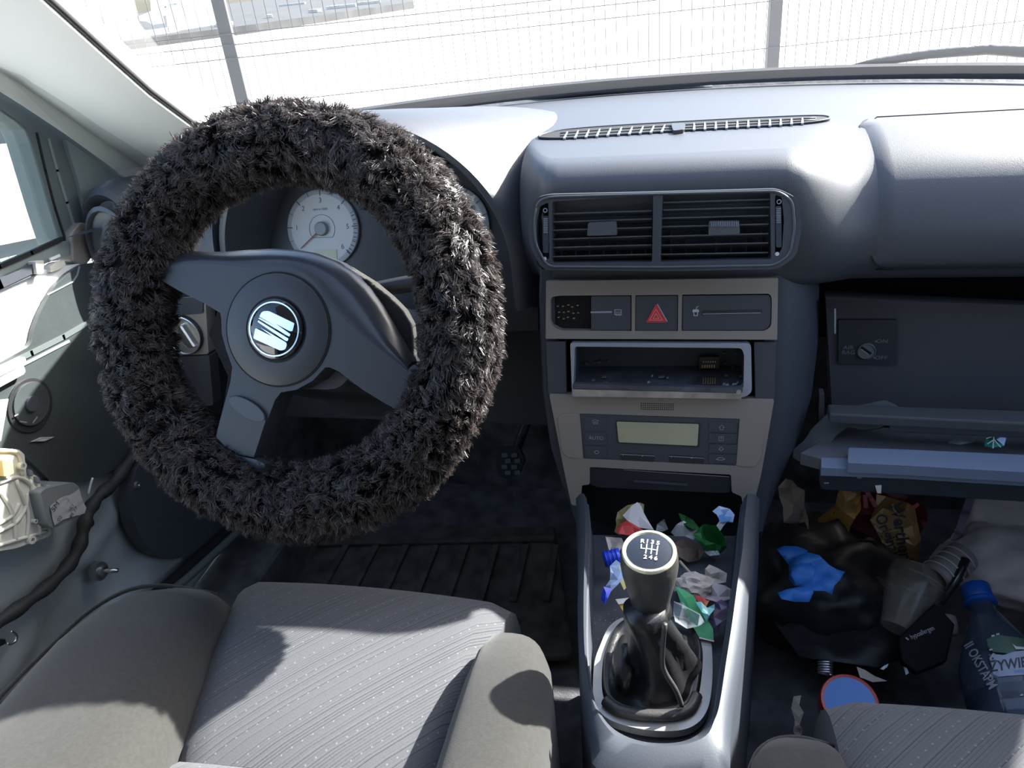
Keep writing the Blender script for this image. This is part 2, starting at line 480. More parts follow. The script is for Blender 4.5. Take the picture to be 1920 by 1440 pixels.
def stroke(name, pl, pts, w, m, parent=None, off=0.0, th=0.0004, closed=False, **kw):
    """printed line on a plane, pts in pixels, w in metres"""
    P = [pl.at(p[0], p[1], off) for p in pts]
    if closed: P.append(P[0])
    V, Fc = [], []
    for i in range(len(P) - 1):
        a, b = P[i], P[i + 1]; d = (b - a).normalized(); s = d.cross(pl.N).normalized() * w / 2
        a2, b2 = a - d * w * 0.3, b + d * w * 0.3
        k = len(V); V += [a2 - s, a2 + s, b2 + s, b2 - s]; V += [v - pl.N * th for v in (a2 - s, a2 + s, b2 + s, b2 - s)]
        Fc += [(k, k + 1, k + 2, k + 3), (k, k + 4, k + 5, k + 1), (k + 1, k + 5, k + 6, k + 2), (k + 2, k + 6, k + 7, k + 3), (k + 3, k + 7, k + 4, k)]
    return obj(name, V, Fc, m, parent, **kw)

def nz3(p, s): return noise.noise(Vector(p) * s)
def sheet(name, pl, poly, m, parent=None, amp=0.006, seed=1, cell=0.008, th=0.0006, off=0.0, fold=60, smooth=False, **kw):
    """crumpled sheet: outline on a plane, filled with facets that really rise and fall"""
    rnd = random.Random(seed)
    P = [pl.at(p[0], p[1], off) for p in poly]
    q = [Vector(pl.xy(p)) for p in P]
    # subdivide the outline
    out = []
    for i, a in enumerate(q):
        b = q[(i + 1) % len(q)]; n = max(1, int((b - a).length / cell))
        for j in range(n):
            v = a.lerp(b, j / n)
            if j: v += Vector((rnd.uniform(-.12, .12) * cell, rnd.uniform(-.12, .12) * cell))
            out.append(v)
    nb = len(out)
    x0, x1 = min(v.x for v in out), max(v.x for v in out); y0, y1 = min(v.y for v in out), max(v.y for v in out)
    def inside(p):
        c = False
        for i in range(nb):
            a, b = out[i], out[i - 1]
            if (a.y > p.y) != (b.y > p.y) and p.x < (b.x - a.x) * (p.y - a.y) / (b.y - a.y) + a.x: c = not c
        return c
    pts = list(out); y = y0
    while y < y1:
        x = x0
        while x < x1:
            p = Vector((x + rnd.uniform(-.35, .35) * cell, y + rnd.uniform(-.35, .35) * cell))
            if inside(p) and min((p - e).length for e in out) > cell * 0.4: pts.append(p)
            x += cell
        y += cell
    V2, _, F2, *_ = delaunay_2d_cdt(pts, [(i, (i + 1) % nb) for i in range(nb)], [], 1, 1e-6)
    V = []
    for v in V2:
        s = Vector((v.x * fold + seed * 7.3, v.y * fold - seed * 3.1, seed))
        h = 1 - 2 * abs(noise.noise(s)) * 1.6 + 0.6 * noise.noise(s * 2.3)
        V.append(pl.pt(v.x, v.y, off + amp * h))
    o = obj(name, V, [tuple(f) for f in F2], m, parent, smooth=smooth, **kw)
    md = o.modifiers.new('thick', 'SOLIDIFY'); md.thickness = th; md.offset = -1
    return o
def lump(name, c, rad, m, parent=None, seed=1, sub=3, amp=0.35, freq=2.2, smooth=False, **kw):
    bm = bmesh.new(); bmesh.ops.create_icosphere(bm, subdivisions=sub, radius=1.0)
    V = []
    for v in bm.verts:
        d = v.co.normalized(); s = d * freq + Vector((seed * 5.1, seed * 1.7, seed))
        k = 1 + amp * (1 - 2.2 * abs(noise.noise(s))) * 0.7 + amp * 0.5 * noise.noise(s * 2.7)
        V.append(Vector(c) + Vector((d.x * rad[0], d.y * rad[1], d.z * rad[2])) * k)
    Fc = [tuple(v.index for v in f.verts) for f in bm.faces]; bm.free()
    return obj(name, V, Fc, m, parent, smooth=smooth, **kw)

# ================================================================== SETTING: cabin shell and outdoors
WP = tiltY(0.58, 0.635, 25); WP.P = Vector((-0.325, 0.58, 0.635))     # steering wheel plane
PS = tiltY(0.765, 0.60, 12)                                           # centre stack face
PV = tiltY(0.742, 0.665, 10)                                          # centre vents face
PC = tiltY(0.88, 0.64, 18)                                            # instrument faces

obj('floor', [(-.74, -.6, 0), (.74, -.6, 0), (.74, 1.2, 0), (-.74, 1.2, 0), (-.74, -.6, -.02), (.74, -.6, -.02), (.74, 1.2, -.02), (-.74, 1.2, -.02)],
    [(0, 1, 2, 3), (4, 5, 6, 7), (0, 1, 5, 4), (1, 2, 6, 5), (2, 3, 7, 6), (3, 0, 4, 7)], M['carpet'], structure=True)
box('wall_front', (0, 1.25, 0.30), (1.48, 0.04, 0.62), M['carpet'], rot=Matrix.Rotation(-0.12, 3, 'X'), structure=True)
box('wall_right', (0.75, 0.35, 0.32), (0.04, 1.9, 0.68), M['dark'], structure=True)
box('wall_right_front', (0.745, 1.0, 0.36), (0.03, .52, .76), M['dark'], structure=True)
box('wall_back', (0, -0.95, 0.50), (1.5, 0.05, 1.1), M['dark'], structure=True)
plate3('wall_left', [(-.72, .82, .0), (-.72, 1.22, .0), (-.72, 1.22, .66), (-.72, .82, .66)], Vector((.02, 0, 0)), M['carpet'], structure=True)
box('wall_right_rear', (0.74, -.50, 0.62), (0.04, .90, 1.1), M['dark'], structure=True)
box('wall_left_rear', (-0.74, -.55, 0.55), (0.04, .74, 1.1), M['dark'], structure=True)
rf = []
for y, z, hw in [(0.30, 1.13, .50), (0.1, 1.17, .54), (-.4, 1.19, .56), (-.95, 1.14, .54)]:
    rf.append([Vector((-hw - .08, y, z - .09)), Vector((-hw, y, z - .015)), Vector((-hw * .5, y, z)), Vector((0, y, z + .005)), Vector((hw * .5, y, z)), Vector((hw, y, z - .015)), Vector((hw + .08, y, z - .09)),
               Vector((hw + .09, y, z - .06)), Vector((hw, y, z + .02)), Vector((0, y, z + .04)), Vector((-hw, y, z + .02)), Vector((-hw - .09, y, z - .06))])
loft('ceiling', rf, M['roof'], structure=True)
plate3('trim_3', [(.625, .98, .70), (.72, .86, .70), (.625, .36, 1.10), (.54, .42, 1.13)], Vector((-.02, -.02, .01)), M['liner'], structure=True)   # far windscreen pillar

# windscreen: curved pane with a dotted dark edge
def ws_base(x): return 1.235 - 0.52 * x * x - 0.35 * abs(x) ** 3
def ws_pt(x, t):                     # t = 0 at the base, 1 at the header
    b = Vector((x, ws_base(x), 0.715)); h = Vector((x * 0.80, 0.33 - 0.10 * x * x, 1.135))
    return b.lerp(h, t) + Vector((0, 0.02, 0.03)) * math.sin(t * PI)
xs = [-.70 + 1.40 * i / 28 for i in range(29)]
rows = [[ws_pt(x, t / 8) for x in xs] for t in range(9)]
o = loft('window_1', rows, M['glass'], closed=False, structure=True)
# cowl beyond the glass
cw = [[Vector((x, ws_base(x) + .02, .708)), Vector((x, ws_base(x) + .05, .716 + .004 * math.sin(x * 9))), Vector((x, ws_base(x) + .16, .708)), Vector((x, ws_base(x) + .16, .60)), Vector((x, ws_base(x) + .02, .60))] for x in xs if x > -.58]
loft('trim_1', cw, M['cowl'], structure=True, smooth=False)
gk = [[Vector((x, ws_base(x) - .012, .722)), Vector((x, ws_base(x) - .012, .738)), Vector((x, ws_base(x) - .004, .7405)), Vector((x, ws_base(x) + .004, .722))] for x in xs if x > -.60]
loft('trim_2', gk, M['ceram'], structure=True, smooth=False)

# outdoors
obj('ground', [(-60, -30, -.32), (60, -30, -.32), (60, 90, -.32), (-60, 90, -.32)], [(0, 1, 2, 3)], M['grounds'], structure=True)
g0 = [PZ(-.05).at(*p) for p in [(-700, 205), (180, 84), (480, 45), (775, 3)]]
g1 = [Vector((p.x * 4.2, p.y * 4.2, -.05)) for p in g0]
V = g0 + g1 + [v - Vector((0, 0, .35)) for v in g0 + g1]
obj('terrain', V, [(0, 1, 5, 4), (1, 2, 6, 5), (2, 3, 7, 6), (0, 8, 9, 1), (1, 9, 10, 2), (2, 10, 11, 3), (3, 11, 15, 7), (0, 4, 12, 8), (4, 5, 13, 12), (5, 6, 14, 13), (6, 7, 15, 14)], M['yard'], structure=True)

# wire mesh fence: posts and welded panels, a few metres ahead of the bonnet
fz = 0.45
fA = PZ(fz).at(457, 195); fB = PZ(fz).at(1449, 88)
fd = (fB - fA).normalized(); fl = (fB - fA).length
fence = thing('mesh_fence', 'grey welded wire mesh fence with square posts ahead of the windscreen', 'fence', (fA.x, fA.y, -.32))
for k in range(-1, 3):
    p = fA + fd * fl * k
    box('post', (p.x, p.y, .69), (.058, .040, 2.02), M['post'], fence, rot=Matrix.Rotation(math.atan2(fd.y, fd.x), 3, 'Z'), bev=.004)
for k in range(-1, 2):
    V, Fc = [], []
    def wire(a, b, r):
        k0 = len(V); d = (b - a).normalized(); s = d.cross(Vector((0.3, 0.8, 0.2))).normalized(); t2 = d.cross(s)
        for e in (a, b):
            for j in range(4): V.append(e + (s * math.cos(j * PI / 2) + t2 * math.sin(j * PI / 2)) * r)
        for j in range(4): Fc.append((k0 + j, k0 + (j + 1) % 4, k0 + 4 + (j + 1) % 4, k0 + 4 + j))
    p = fA + fd * fl * k + Vector((0, 0, 0)); nn = Vector((-fd.y, fd.x, 0)) * -.03
    n = int(fl / .05)
    for i in range(1, n):
        q = p + fd * (fl * i / n) + nn
        wire(Vector((q.x, q.y, -.28)), Vector((q.x, q.y, 1.65)), .0022)
    for z in [-.2, .05, .25, .45, .65, .705, .75, .95, 1.15, 1.35]:
        wire(Vector((p.x, p.y, z)) + nn, Vector((p.x, p.y, z)) + fd * fl + nn, .0024)
    obj('wire_mesh', V, Fc, M['galv'], fence, stuff=True)

# scrap car front beyond the fence
SY = Pl((0, 19, 0), (0, -1, 0))
def cz(pts): return [(100 + x / 5.333, y / 5.333) for x, y in pts]
sc = thing('scrapped_car', 'stripped pale car front standing on dark ground behind the wire fence', 'car', SY.at(260, 70))
plate('radiator_crossmember', SY, cz([(440, -90), (520, 120), (580, 170), (680, 190), (790, 180), (880, 150), (975, 110), (960, -90), (1150, -90), (1160, 40), (1100, 110), (980, 180), (1000, 250), (930, 215), (830, 205), (700, 215), (610, 235), (600, 300), (520, 290), (500, 200), (430, 80), (380, -60)]), .5, M['scrap'], sc, bev=.01)
plate('lower_crossmember', SY, cz([(520, 350), (700, 330), (900, 310), (1150, 270), (1160, 330), (900, 370), (545, 410)]), .4, M['scrap'], sc, bev=.01)
plate('headlamp_pillar', SY, cz([(1110, 60), (1190, 50), (1260, 290), (1150, 330)]), .4, M['scrap'], sc, bev=.01)
plate('headlamp_pillar', SY, cz([(360, 130), (440, 140), (560, 400), (520, 400)]), .4, M['scrap'], sc, bev=.01)
plate('wing', SY, cz([(150, -100), (380, -100), (520, 380), (300, 300), (180, 60)]), 1.6, M['paint'], sc, off=-.3, bev=.02)
plate('wing', SY, cz([(1180, -100), (1340, -100), (1350, 100), (1290, 300), (1230, 310)]), 1.6, M['paint'], sc, off=-.3, bev=.02)
rnd = random.Random(5)
for i, (px, py, w, a) in enumerate([(385, 28, 42, -8), (420, 45, 30, -12), (548, 8, 44, -6), (590, 20, 30, 35), (640, 12, 50, -8), (505, 30, 26, 60), (350, 40, 22, -8), (690, 5, 40, -10)]):
    c = PZ(.02).at(px, py); L = w * 1.0 * (c - CAM).length / F
    o = box('plank', c, (L, .22, .12), M['wood'], rot=Matrix.Rotation(math.radians(a * -1.0), 3, 'Z'), bev=.01)
    tag(o, 'bleached plank lying on the dark ground behind the wire fence', 'plank', 'planks on the dark ground behind the fence')

# wiper lying along the foot of the glass
wp = [PY(1.30).at(*p) for p in [(1575, 138), (1640, 122), (1740, 107), (1850, 98), (1925, 102), (1990, 108)]]
wi = thing('windscreen_wiper', 'grey wiper arm lying above the dashboard, outside the glass', 'wiper', wp[0])
tube('wiper_arm', [p + Vector((0, 0, .004)) for p in wp], [.004, .006, .007, .008, .009, .009], M['cowl'], wi)
wb = [PY(1.26).at(*p) for p in [(1590, 140), (1700, 131), (1850, 128), (1990, 125)]]
tube('wiper_blade', wb, .009, M['cowl'], wi, n=6)
wp = [PY(1.27).at(*p) for p in [(850, 202), (960, 185), (1050, 166), (1110, 158), (1200, 160), (1290, 157), (1335, 156)]]
wi = thing('windscreen_wiper', 'grey wiper lying outside the glass right of the fur covered wheel', 'wiper', wp[0])
tube('wiper_blade', [p - Vector((0, 0, .006)) for p in wp], [.003, .008, .013, .015, .014, .012, .008], M['cowl'], wi, n=6)

# ------------------------------------------------------------------ left windscreen pillar trim
PP = Pl((0, .95, .70), (0, .62, 1))
pa = [(-80, -135), (0, -65), (75, 0), (200, 112), (280, 182), (355, 237), (405, 268), (450, 292)]
pb = [(-80, 82), (0, 128), (40, 152), (120, 208), (205, 268), (285, 322), (330, 352), (372, 380)]
pc = [(-80, 122), (0, 172), (40, 197), (120, 250), (190, 300), (255, 347), (300, 378), (340, 405)]
ra = [PP.at(*p) for p in pa]
rb = [PX(-.652 - .008 * i).at(*p) for i, p in enumerate(pb)]
rc = [PX(-.672 - .006 * i).at(*p) for i, p in enumerate(pc)]
rings = []
for a, b, c in zip(ra, rb, rc):
    bul = Vector((.016, -.010, .004))
    back = Vector((-.03, .05, .03))
    pts = [a, a.lerp(b, .3) + bul * .9, a.lerp(b, .6) + bul, a.lerp(b, .9) + bul * .5, b, b.lerp(c, .08) - bul * .25, b.lerp(c, .55) + bul * .15, c, c + back * .7, a + back]
    rings.append(pts)
t = thing('pillar_trim', 'pale grey windscreen pillar trim left of the fur covered wheel', 'pillar trim', rings[-1][0])
autosmooth(loft('trim_shell', rings, M['liner'], t), 50)
eg = [p + Vector((0, .004, .006)) for p in ra]
tube('dotted_edge', eg, .0035, M['ceram'], t, n=6, label='dark serrated edge strip along the glass')

# ================================================================== DASHBOARD
dash = thing('dashboard', 'dark grey dashboard running under the windscreen', 'dashboard', (0, .95, .55))
def sstep(a, b, x):
    t = min(1, max(0, (x - a) / (b - a))); return t * t * (3 - 2 * t)
def front(x):
    r = .757 + .035 * sstep(.125, .20, x)
    if x < 0: r = .757 + .05 * sstep(.112, .152, -x) + .13 * (sstep(-.153, -.160, x) * (1 - sstep(-.530, -.537, x)))
    return r
def profile(x):
    yf = front(x); zt = .722
    base = [(ws_base(x) + .004, .716), (ws_base(x) - .06, .720), (min(1.02, ws_base(x) - .12), .722)]
    C = [(.07, .722), (.035, .7215), (.016, .717), (.004, .706), (0, .690), (0, .665), (.003, .640), (.010, .612), (.020, .590), (.06, .578), (.18, .574)]
    P = [(.13, .721), (.085, .717), (.052, .708), (.026, .694), (.008, .675), (-.004, .650), (-.008, .628), (-.004, .604), (.014, .584), (.06, .574), (.18, .570)]
    w = sstep(.120, .185, abs(x))
    pts = base + [(yf + c[0] * (1 - w) + p[0] * w, c[1] * (1 - w) + p[1] * w) for c, p in zip(C, P)]
    dz = .055 * sstep(.50, .66, -x)
    return [Vector((x, min(p.x, ws_base(x) + .004), p.y - dz)) for p in spline([Vector((a, b, 0)) for a, b in pts], 5)]
xs = [-.69 + 1.405 * i / 110 for i in range(111)]
autosmooth(loft('dash_pad', [profile(x) for x in xs], M['dash'], dash, closed=False), 60)
# lower carrier behind the stack and the knee panel under the column
plate3('lower_panel', [(-.70, .86, .58), (-.13, .86, .58), (-.13, .90, .33), (-.70, .90, .33)], Vector((0, .03, 0)), M['knee'], dash, bev=.006)
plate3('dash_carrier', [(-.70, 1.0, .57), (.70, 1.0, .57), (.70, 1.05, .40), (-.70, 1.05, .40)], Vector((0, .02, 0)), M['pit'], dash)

# airbag cover: its own panel, a hair proud of the pad with a rounded outline
def prof_at(x, s, lift):
    P = profile(x); k = s * (len(P) - 1); i = min(int(k), len(P) - 2); p = P[i].lerp(P[i + 1], k - i)
    t = (P[i + 1] - P[i]).normalized(); n = Vector((0, t.z, -t.y))
    if n.dot(Vector((0, -1, 1))) < 0: n = -n
    return p + n * lift
V, Fc = [], []
sa, sb, nu, nv = .235, .78, 44, 40
x0, x1 = .199, .62
for i in range(nu + 1):
    for j in range(nv + 1):
        a, b = i / nu, j / nv
        x = x0 + (x1 - x0) * a + .006 * b
        # rounded corners at the left edge
        e = min(b, 1 - b) * .30
        if a < .25 and e < .03: x += (.03 - e) ** 2 / .03 * .6 * (1 - a / .25)
        lift = .0030
        ed = min((x - x0 - .006 * b) , min(b, 1 - b) * .3)
        if ed < .005: lift = -.0015 + .0045 * math.sqrt(max(0, 1 - (1 - ed / .005) ** 2))
        V.append(prof_at(x, sa + (sb - sa) * b, lift))
for i in range(nu):
    for j in range(nv):
        k = i * (nv + 1) + j; Fc.append((k, k + 1, k + nv + 2, k + nv + 1))
ac = obj('airbag_cover', V, Fc, M['dash'], dash, smooth=True)
gp_ = [prof_at(.60 - .02 * k, sa, .0022) for k in range(20)] + [V[j] + Vector((-.0012, 0, 0)) for j in range(0, nv + 1)] + [prof_at(.21 + .02 * k, sb, .0022) for k in range(20)]
tube('cover_gap', gp_, .0007, M['pit'], ac, n=5)

# defroster grille on the pad top, black plate standing for its shaded slot
PD = PZ(.7235)
ol = [(1010, 257), (1040, 246), (1120, 238), (1270, 229), (1420, 221), (1530, 217), (1556, 221), (1535, 227), (1480, 233), (1380, 239), (1270, 245), (1150, 253), (1060, 259)]
ol = [tuple(p.to_2d()) for p in spline([Vector((a, b, 0)) for a, b in ol], 4, True)]
gr = plate('defroster_grille', PD, ol, .004, M['pit'], dash, bev=0)
pts = [PD.at(*p) for p in ol]
tube('grille_rim', pts + [pts[0]], .0013, M['soft'], gr, n=6)
def ed(y, top):      # grille outline height at pixel column
    L = [p for p in ol]; ys = []
    for i in range(len(L)):
        a, b = L[i - 1], L[i]
        if (a[0] - y) * (b[0] - y) <= 0 and a[0] != b[0]: ys.append(a[1] + (b[1] - a[1]) * (y - a[0]) / (b[0] - a[0]))
    return (min(ys), max(ys))
for i in range(23):
    x = 1058 + i * 20.3
    if 1255 < x < 1290: continue
    a, b = ed(x, 0)
    dx = 6 if x < 1250 else 0
    p0, p1 = PD.at(x + dx, a + 3.0, .001), PD.at(x, b - .5, .001)
    plate3('slat', [p0 + Vector((-.0007, 0, 0)), p0 + Vector((.0007, 0, 0)), p1 + Vector((.0014, 0, 0)), p1 + Vector((-.0014, 0, 0))], Vector((0, 0, -.002)), M['radio'], gr, bev=0)
for k, (f0, f1) in enumerate([(.36, 1), (.68, 1)]):
    L = [PD.at(x, ed(x, 0)[0] + (ed(x, 0)[1] - ed(x, 0)[0]) * f0, .0006) for x in range(1050, 1536, 20)]
    tube('cross_bar', L, .0007, M['slat'], gr, n=5)
plate('light_sensor', PD, roundpoly([(1258, 231), (1285, 230), (1284, 242), (1262, 245)], 4), .006, M['black'], gr, off=.003, bev=.001)

# instrument hood over the dials
HC = -.345
def arch(a, zb, b, y, n=40, x=HC, zlo=None, pw=2.0):
    out = []
    for i in range(n + 1):
        t = PI * i / n
        c, s = math.cos(t), math.sin(t)
        X = x - a * math.copysign(abs(c) ** (2 / pw), c); Z = zb + b * abs(s) ** (2 / pw)
        out.append(Vector((X, y, Z)))
    return [Vector((x - a, y, zlo if zlo else zb - .05))] + out + [Vector((x + a, y, zlo if zlo else zb - .05))]
rings = [arch(.150, .60, .135, .90, zlo=.52), arch(.166, .60, .152, .85), arch(.174, .60, .162, .812), arch(.179, .60, .169, .800), arch(.186, .60, .1735, .800), arch(.194, .60, .1765, .812),
         arch(.207, .60, .1735, .850, zlo=.53, pw=2.3), arch(.240, .60, .164, .91, zlo=.53, pw=2.7), arch(.265, .60, .152, .98, zlo=.53, pw=2.9), arch(.30, .59, .146, 1.08, zlo=.53, pw=2.9), arch(.36, .55, .168, 1.20, zlo=.53)]
for r in rings[8:]:
    for v in r:
        v.y = min(v.y, ws_base(v.x) - .015); v.x = max(v.x, -.68); v.z = min(v.z, .80 - .14 * sstep(.50, .66, -v.x))
autosmooth(loft('instrument_hood', rings, M['dash'], dash, closed=False), 60)
plate('dial_panel', PC, [(330, 330), (1010, 300), (1010, 620), (330, 640)], .02, M['black'], dash)

# left end vent pod by the door
vp = tiltY(.775, .66, 4)
pod = lathe('end_pod', vp, PY(.790).at(212, 462), [(.070, -.12), (.074, -.03), (.070, -.006), (.062, 0), (.058, -.004), (.052, -.014), (.02, -.016)], M['dark'], dash, sxy=(.62, 1.02))
lathe('vent_ring', vp, PY(.783).at(212, 465), [(.050, 0), (.052, .004), (.047, .006), (.044, .002), (.044, -.006)], M['slat'], pod, sxy=(.62, 1.0))
plate('vent_wheel_plate', vp, roundpoly([(192, 418), (208, 414), (206, 492), (188, 496)], 7), .006, M['slat'], pod, off=-.004, bev=.001)
plate('thumb_wheel', vp, roundpoly([(194, 440), (203, 438), (201, 478), (192, 480)], 4), .008, M['soft'], pod, off=-.001, bev=.001)
for k in range(5):
    plate('slat', vp, [(208, 432 + 14 * k), (240, 430 + 14 * k), (240, 434 + 14 * k), (208, 436 + 14 * k)], .006, M['slat'], pod, off=-.006, bev=0)
# headlamp switch panel under it
LP = tiltY(.800, .56, 6)
sp = thing('light_switch_panel', 'grey panel with rotary light switch behind the left side of the wheel', 'switch panel', LP.at(360, 620))
plate('panel', LP, roundpoly([(300, 560), (385, 555), (391, 664), (306, 668)], 4), .02, M['trim'], sp, bev=.001)
plate('lower_tray', LP, roundpoly([(306, 670), (392, 666), (400, 760), (312, 770)], 4), .02, M['knee'], sp, bev=.001)
plate('upper_blank', LP, roundpoly([(328, 560), (380, 557), (380, 588), (328, 592)], 3), .02, M['soft'], sp, off=.002, bev=.001)
kn = lathe('rotary_switch', LP, LP.at(346, 627), [(.027, -.004), (.027, .004), (.0255, .006), (.024, .002), (.0, .002)], M['black'], sp)
kc = LP.at(346, 627)
lathe('chrome_ring', LP, kc, [(.0260, .004), (.0262, .0062), (.0252, .0066), (.0246, .0045)], M['satin'], kn)
gp = [LP.at(332, 612, .010), LP.at(338, 610, .012), LP.at(366, 652, .012), LP.at(352, 654, .010), LP.at(336, 640, .010)]
plate3('grip', gp, -LP.N * .012, M['satin'], kn, bev=.002)

# dials
cl = thing('instrument_cluster', 'pale dials behind the upper half of the fur covered wheel', 'instrument cluster', PC.at(690, 470))
def dial(name, cx, cy, r, lab):
    c = PC.at(cx, cy, .004)
    d = lathe(name, PC, c, [(r, -.003), (r, .0008), (r - .0006, .0012), (r * .875, .0012)], M['dialrim'], cl, n=56, label=lab)
    lathe('dial_face', PC, c, [(r * .875, 0), (r * .875, .0013), (.001, .0013)], M['dial'], d, n=56)
    return d, c
R1 = .0485
d, c = dial('tachometer', 605, 429, R1, 'tachometer numbered 1 to 6')
def polar(c, r, deg, o=.0016): a = math.radians(deg); return c + PC.u * (r * math.cos(a)) + PC.v * (r * math.sin(a)) + PC.N * o
def tick(c, r0, r1, deg, w, par):
    a, b = polar(c, r0, deg), polar(c, r1, deg); s = (b - a).cross(PC.N).normalized() * w / 2
    plate3('tick', [a - s, a + s, b + s, b - s], -PC.N * .0006, M['ink'], par, bev=0)
for i in range(1, 7):
    dg = 90 + (3 - i) * 43.5
    tick(c, R1 * .84, R1 * .99, dg, .0011, d)
    text('number', str(i), PC, polar(c, R1 * .72, dg), 0, .0062, M['ink'], d)
for i in range(-1, 12):
    dg = 90 + (3 - i / 2) * 43.5 - 21.75 * 0
    if i % 2: tick(c, R1 * .89, R1 * .99, dg, .0005, d)
for i in range(10): tick(c, R1 * .885, R1 * .985, 20 - 62 * i / 9, .0009, d)
text('lettering', 'rpm x 1000', PC, polar(c, R1 * .50, 92), 0, .0030, M['ink'], d)
arc = [polar(c, R1 * .36, a, .0016) for a in range(-38, 219, 8)]
tube('inner_scale', arc + [arc[0]], .00025, M['ink'], d, n=4)
hb = lathe('needle_hub', PC, c, [(.0088, .0014), (.0086, .006), (.0075, .0072), (.0, .0074)], M['motor'], d, n=28)
a0, a1 = polar(c, .006, 218, .005), polar(c, R1 * .80, 218, .0036); s = (a1 - a0).cross(PC.N).normalized()
plate3('needle', [a0 - s * .0008, a0 + s * .0008, a1 + s * .0004, a1 - s * .0004], -PC.N * .0008, M['needle'], d, bev=0)
lc = [polar(c, 0, 0, .002) + PC.u * x - PC.v * y for x, y in [(-.013, .026), (.018, .026), (.018, .040), (-.013, .040)]]
plate3('trip_display', lc, -PC.N * .001, M['lcd'], d, bev=0)
d2, c2 = dial('speedometer', 845, 424, R1, 'speedometer mostly hidden by the fur')
for i, (s_, dg) in enumerate([('80', 120), ('100', 90), ('120', 62), ('140', 38), ('160', 16), ('180', -6), ('200', -22), ('60', 150), ('40', 178), ('20', 205)]):
    tick(c2, R1 * .86, R1 * .99, dg, .0009, d2)
    text('number', s_, PC, polar(c2, R1 * .70, dg), 0, .0050, M['ink'], d2)
c3 = PC.at(700, 362, .003)
d3 = lathe('fuel_gauge', PC, c3, [(.020, -.002), (.020, .001), (.001, .001)], M['dialrim'], cl, n=36)
c3 = PC.at(716, 345, .003)
lathe('gauge_mask', PC, c3, [(.0185, .001), (.0185, .0035), (.001, .0035)], M['black'], d3, n=36)

# steering column shroud and stalk
sh = thing('steering_column', 'black column shroud seen through the wheel opening', 'steering column', (-.325, .75, .55))
rings = []
for t_, hw, h0, h1 in [(.02, .050, .020, -.062), (.06, .060, .022, -.070), (.14, .064, .020, -.085), (.22, .064, .016, -.110)]:
    ctr = WP.P - WP.N * t_
    rings.append([ctr + WP.u * x + WP.v * y for x, y in roundpoly([(-hw, h1), (hw, h1), (hw, h0), (-hw, h0)], .025)])
autosmooth(loft('shroud', rings, M['dark'], sh), 40)
st = [WP.pt(.05, .03, -.06), WP.pt(.10, .038, -.055), WP.pt(.135, .040, -.055), WP.pt(.150, .030, -.055), WP.pt(.155, .010, -.055)]
tube('wiper_stalk', spline(st, 5), .0085, M['black'], sh)
st = [WP.pt(-.05, .03, -.06), WP.pt(-.10, .04, -.055), WP.pt(-.145, .045, -.05)]
tube('indicator_stalk', spline(st, 5), .0085, M['black'], sh)

# ------------------------------------------------------------------ centre vents
def cv(pts): return [(980 + x / 3.428, 340 + y / 3.428) for x, y in pts]
vt = thing('centre_air_vents', 'twin dark air vents in the middle of the dashboard', 'air vent', PV.at(1245, 500))
outer = roundpoly(cv([(60, 118), (150, 85), (900, 68), (1640, 48), (1770, 110), (1795, 300), (1760, 480), (1640, 565), (900, 578), (130, 570), (45, 420), (38, 260)]), 14)
holeL = roundpoly(cv([(190, 130), (840, 90), (832, 520), (186, 528)]), 4)
holeR = roundpoly(cv([(900, 88), (1592, 74), (1598, 500), (885, 520)]), 4)
slotL = roundpoly(cv([(112, 160), (165, 135), (172, 500), (120, 510), (90, 380), (90, 260)]), 4)
slotR = roundpoly(cv([(1622, 85), (1665, 100), (1680, 250), (1668, 430), (1640, 480), (1622, 478)]), 4)
bz = plate('vent_bezel', PV, outer, .022, M['dark'], vt, off=.004, holes=[holeL, holeR, slotL, slotR], bev=.0016)
rim = [PV.at(p[0], p[1], .0042) for p in roundpoly(cv([(95, 130), (170, 100), (900, 80), (1640, 62), (1735, 125), (1750, 300), (1720, 470), (1620, 540), (900, 552), (160, 548), (85, 410), (75, 260)]), 14)]
tube('bezel_bead', rim + [rim[0]], .0014, M['slat'], bz, n=6)
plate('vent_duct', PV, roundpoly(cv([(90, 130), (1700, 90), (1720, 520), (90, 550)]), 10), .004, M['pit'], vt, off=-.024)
SL = [[(190, 205, 830, 185), (190, 257, 830, 237), (185, 310, 830, 292), (185, 368, 830, 347), (185, 422, 830, 404), (185, 480, 830, 464)],
      [(900, 132, 1590, 111), (900, 180, 1587, 161), (890, 233, 1582, 215), (890, 288, 1582, 270), (890, 350, 1582, 331), (890, 407, 1580, 391), (885, 465, 1580, 453)]]
for side in SL:
    for a, b, c_, d_ in side:
        p, q = PV.at(*cv([(a, b)])[0], -.001), PV.at(*cv([(c_, d_)])[0], -.001)
        dv = -PV.N * .014 + PV.v * -.0055 if side is SL[0] else -PV.N * .014 + PV.v * -.0045
        plate3('slat', [p, q, q + dv, p + dv], Vector((0, 0, -.0013)), M['slat'], vt, bev=.0004)
for k in range(7):     # upright vanes behind the slats
    for (x0_, x1_) in ((200, 830), (900, 1580)):
        x = x0_ + (x1_ - x0_) * (k + .5) / 7
        p = PV.at(*cv([(x, 110)])[0], -.016); q = PV.at(*cv([(x, 520)])[0], -.016)
        plate3('vane', [p, p + Vector((.001, 0, 0)), q + Vector((.001, 0, 0)), q], -PV.N * .007, M['black'], vt, bev=0)
tb = plate('thumb_tab', PV, roundpoly(cv([(420, 268), (600, 258), (606, 345), (414, 350)]), 3), .008, M['slat'], vt, off=.004, bev=.0012)
tb2 = plate('thumb_tab', PV, roundpoly(cv([(1198, 258), (1392, 256), (1396, 338), (1194, 346)]), 3), .008, M['slat'], vt, off=.004, bev=.0012)
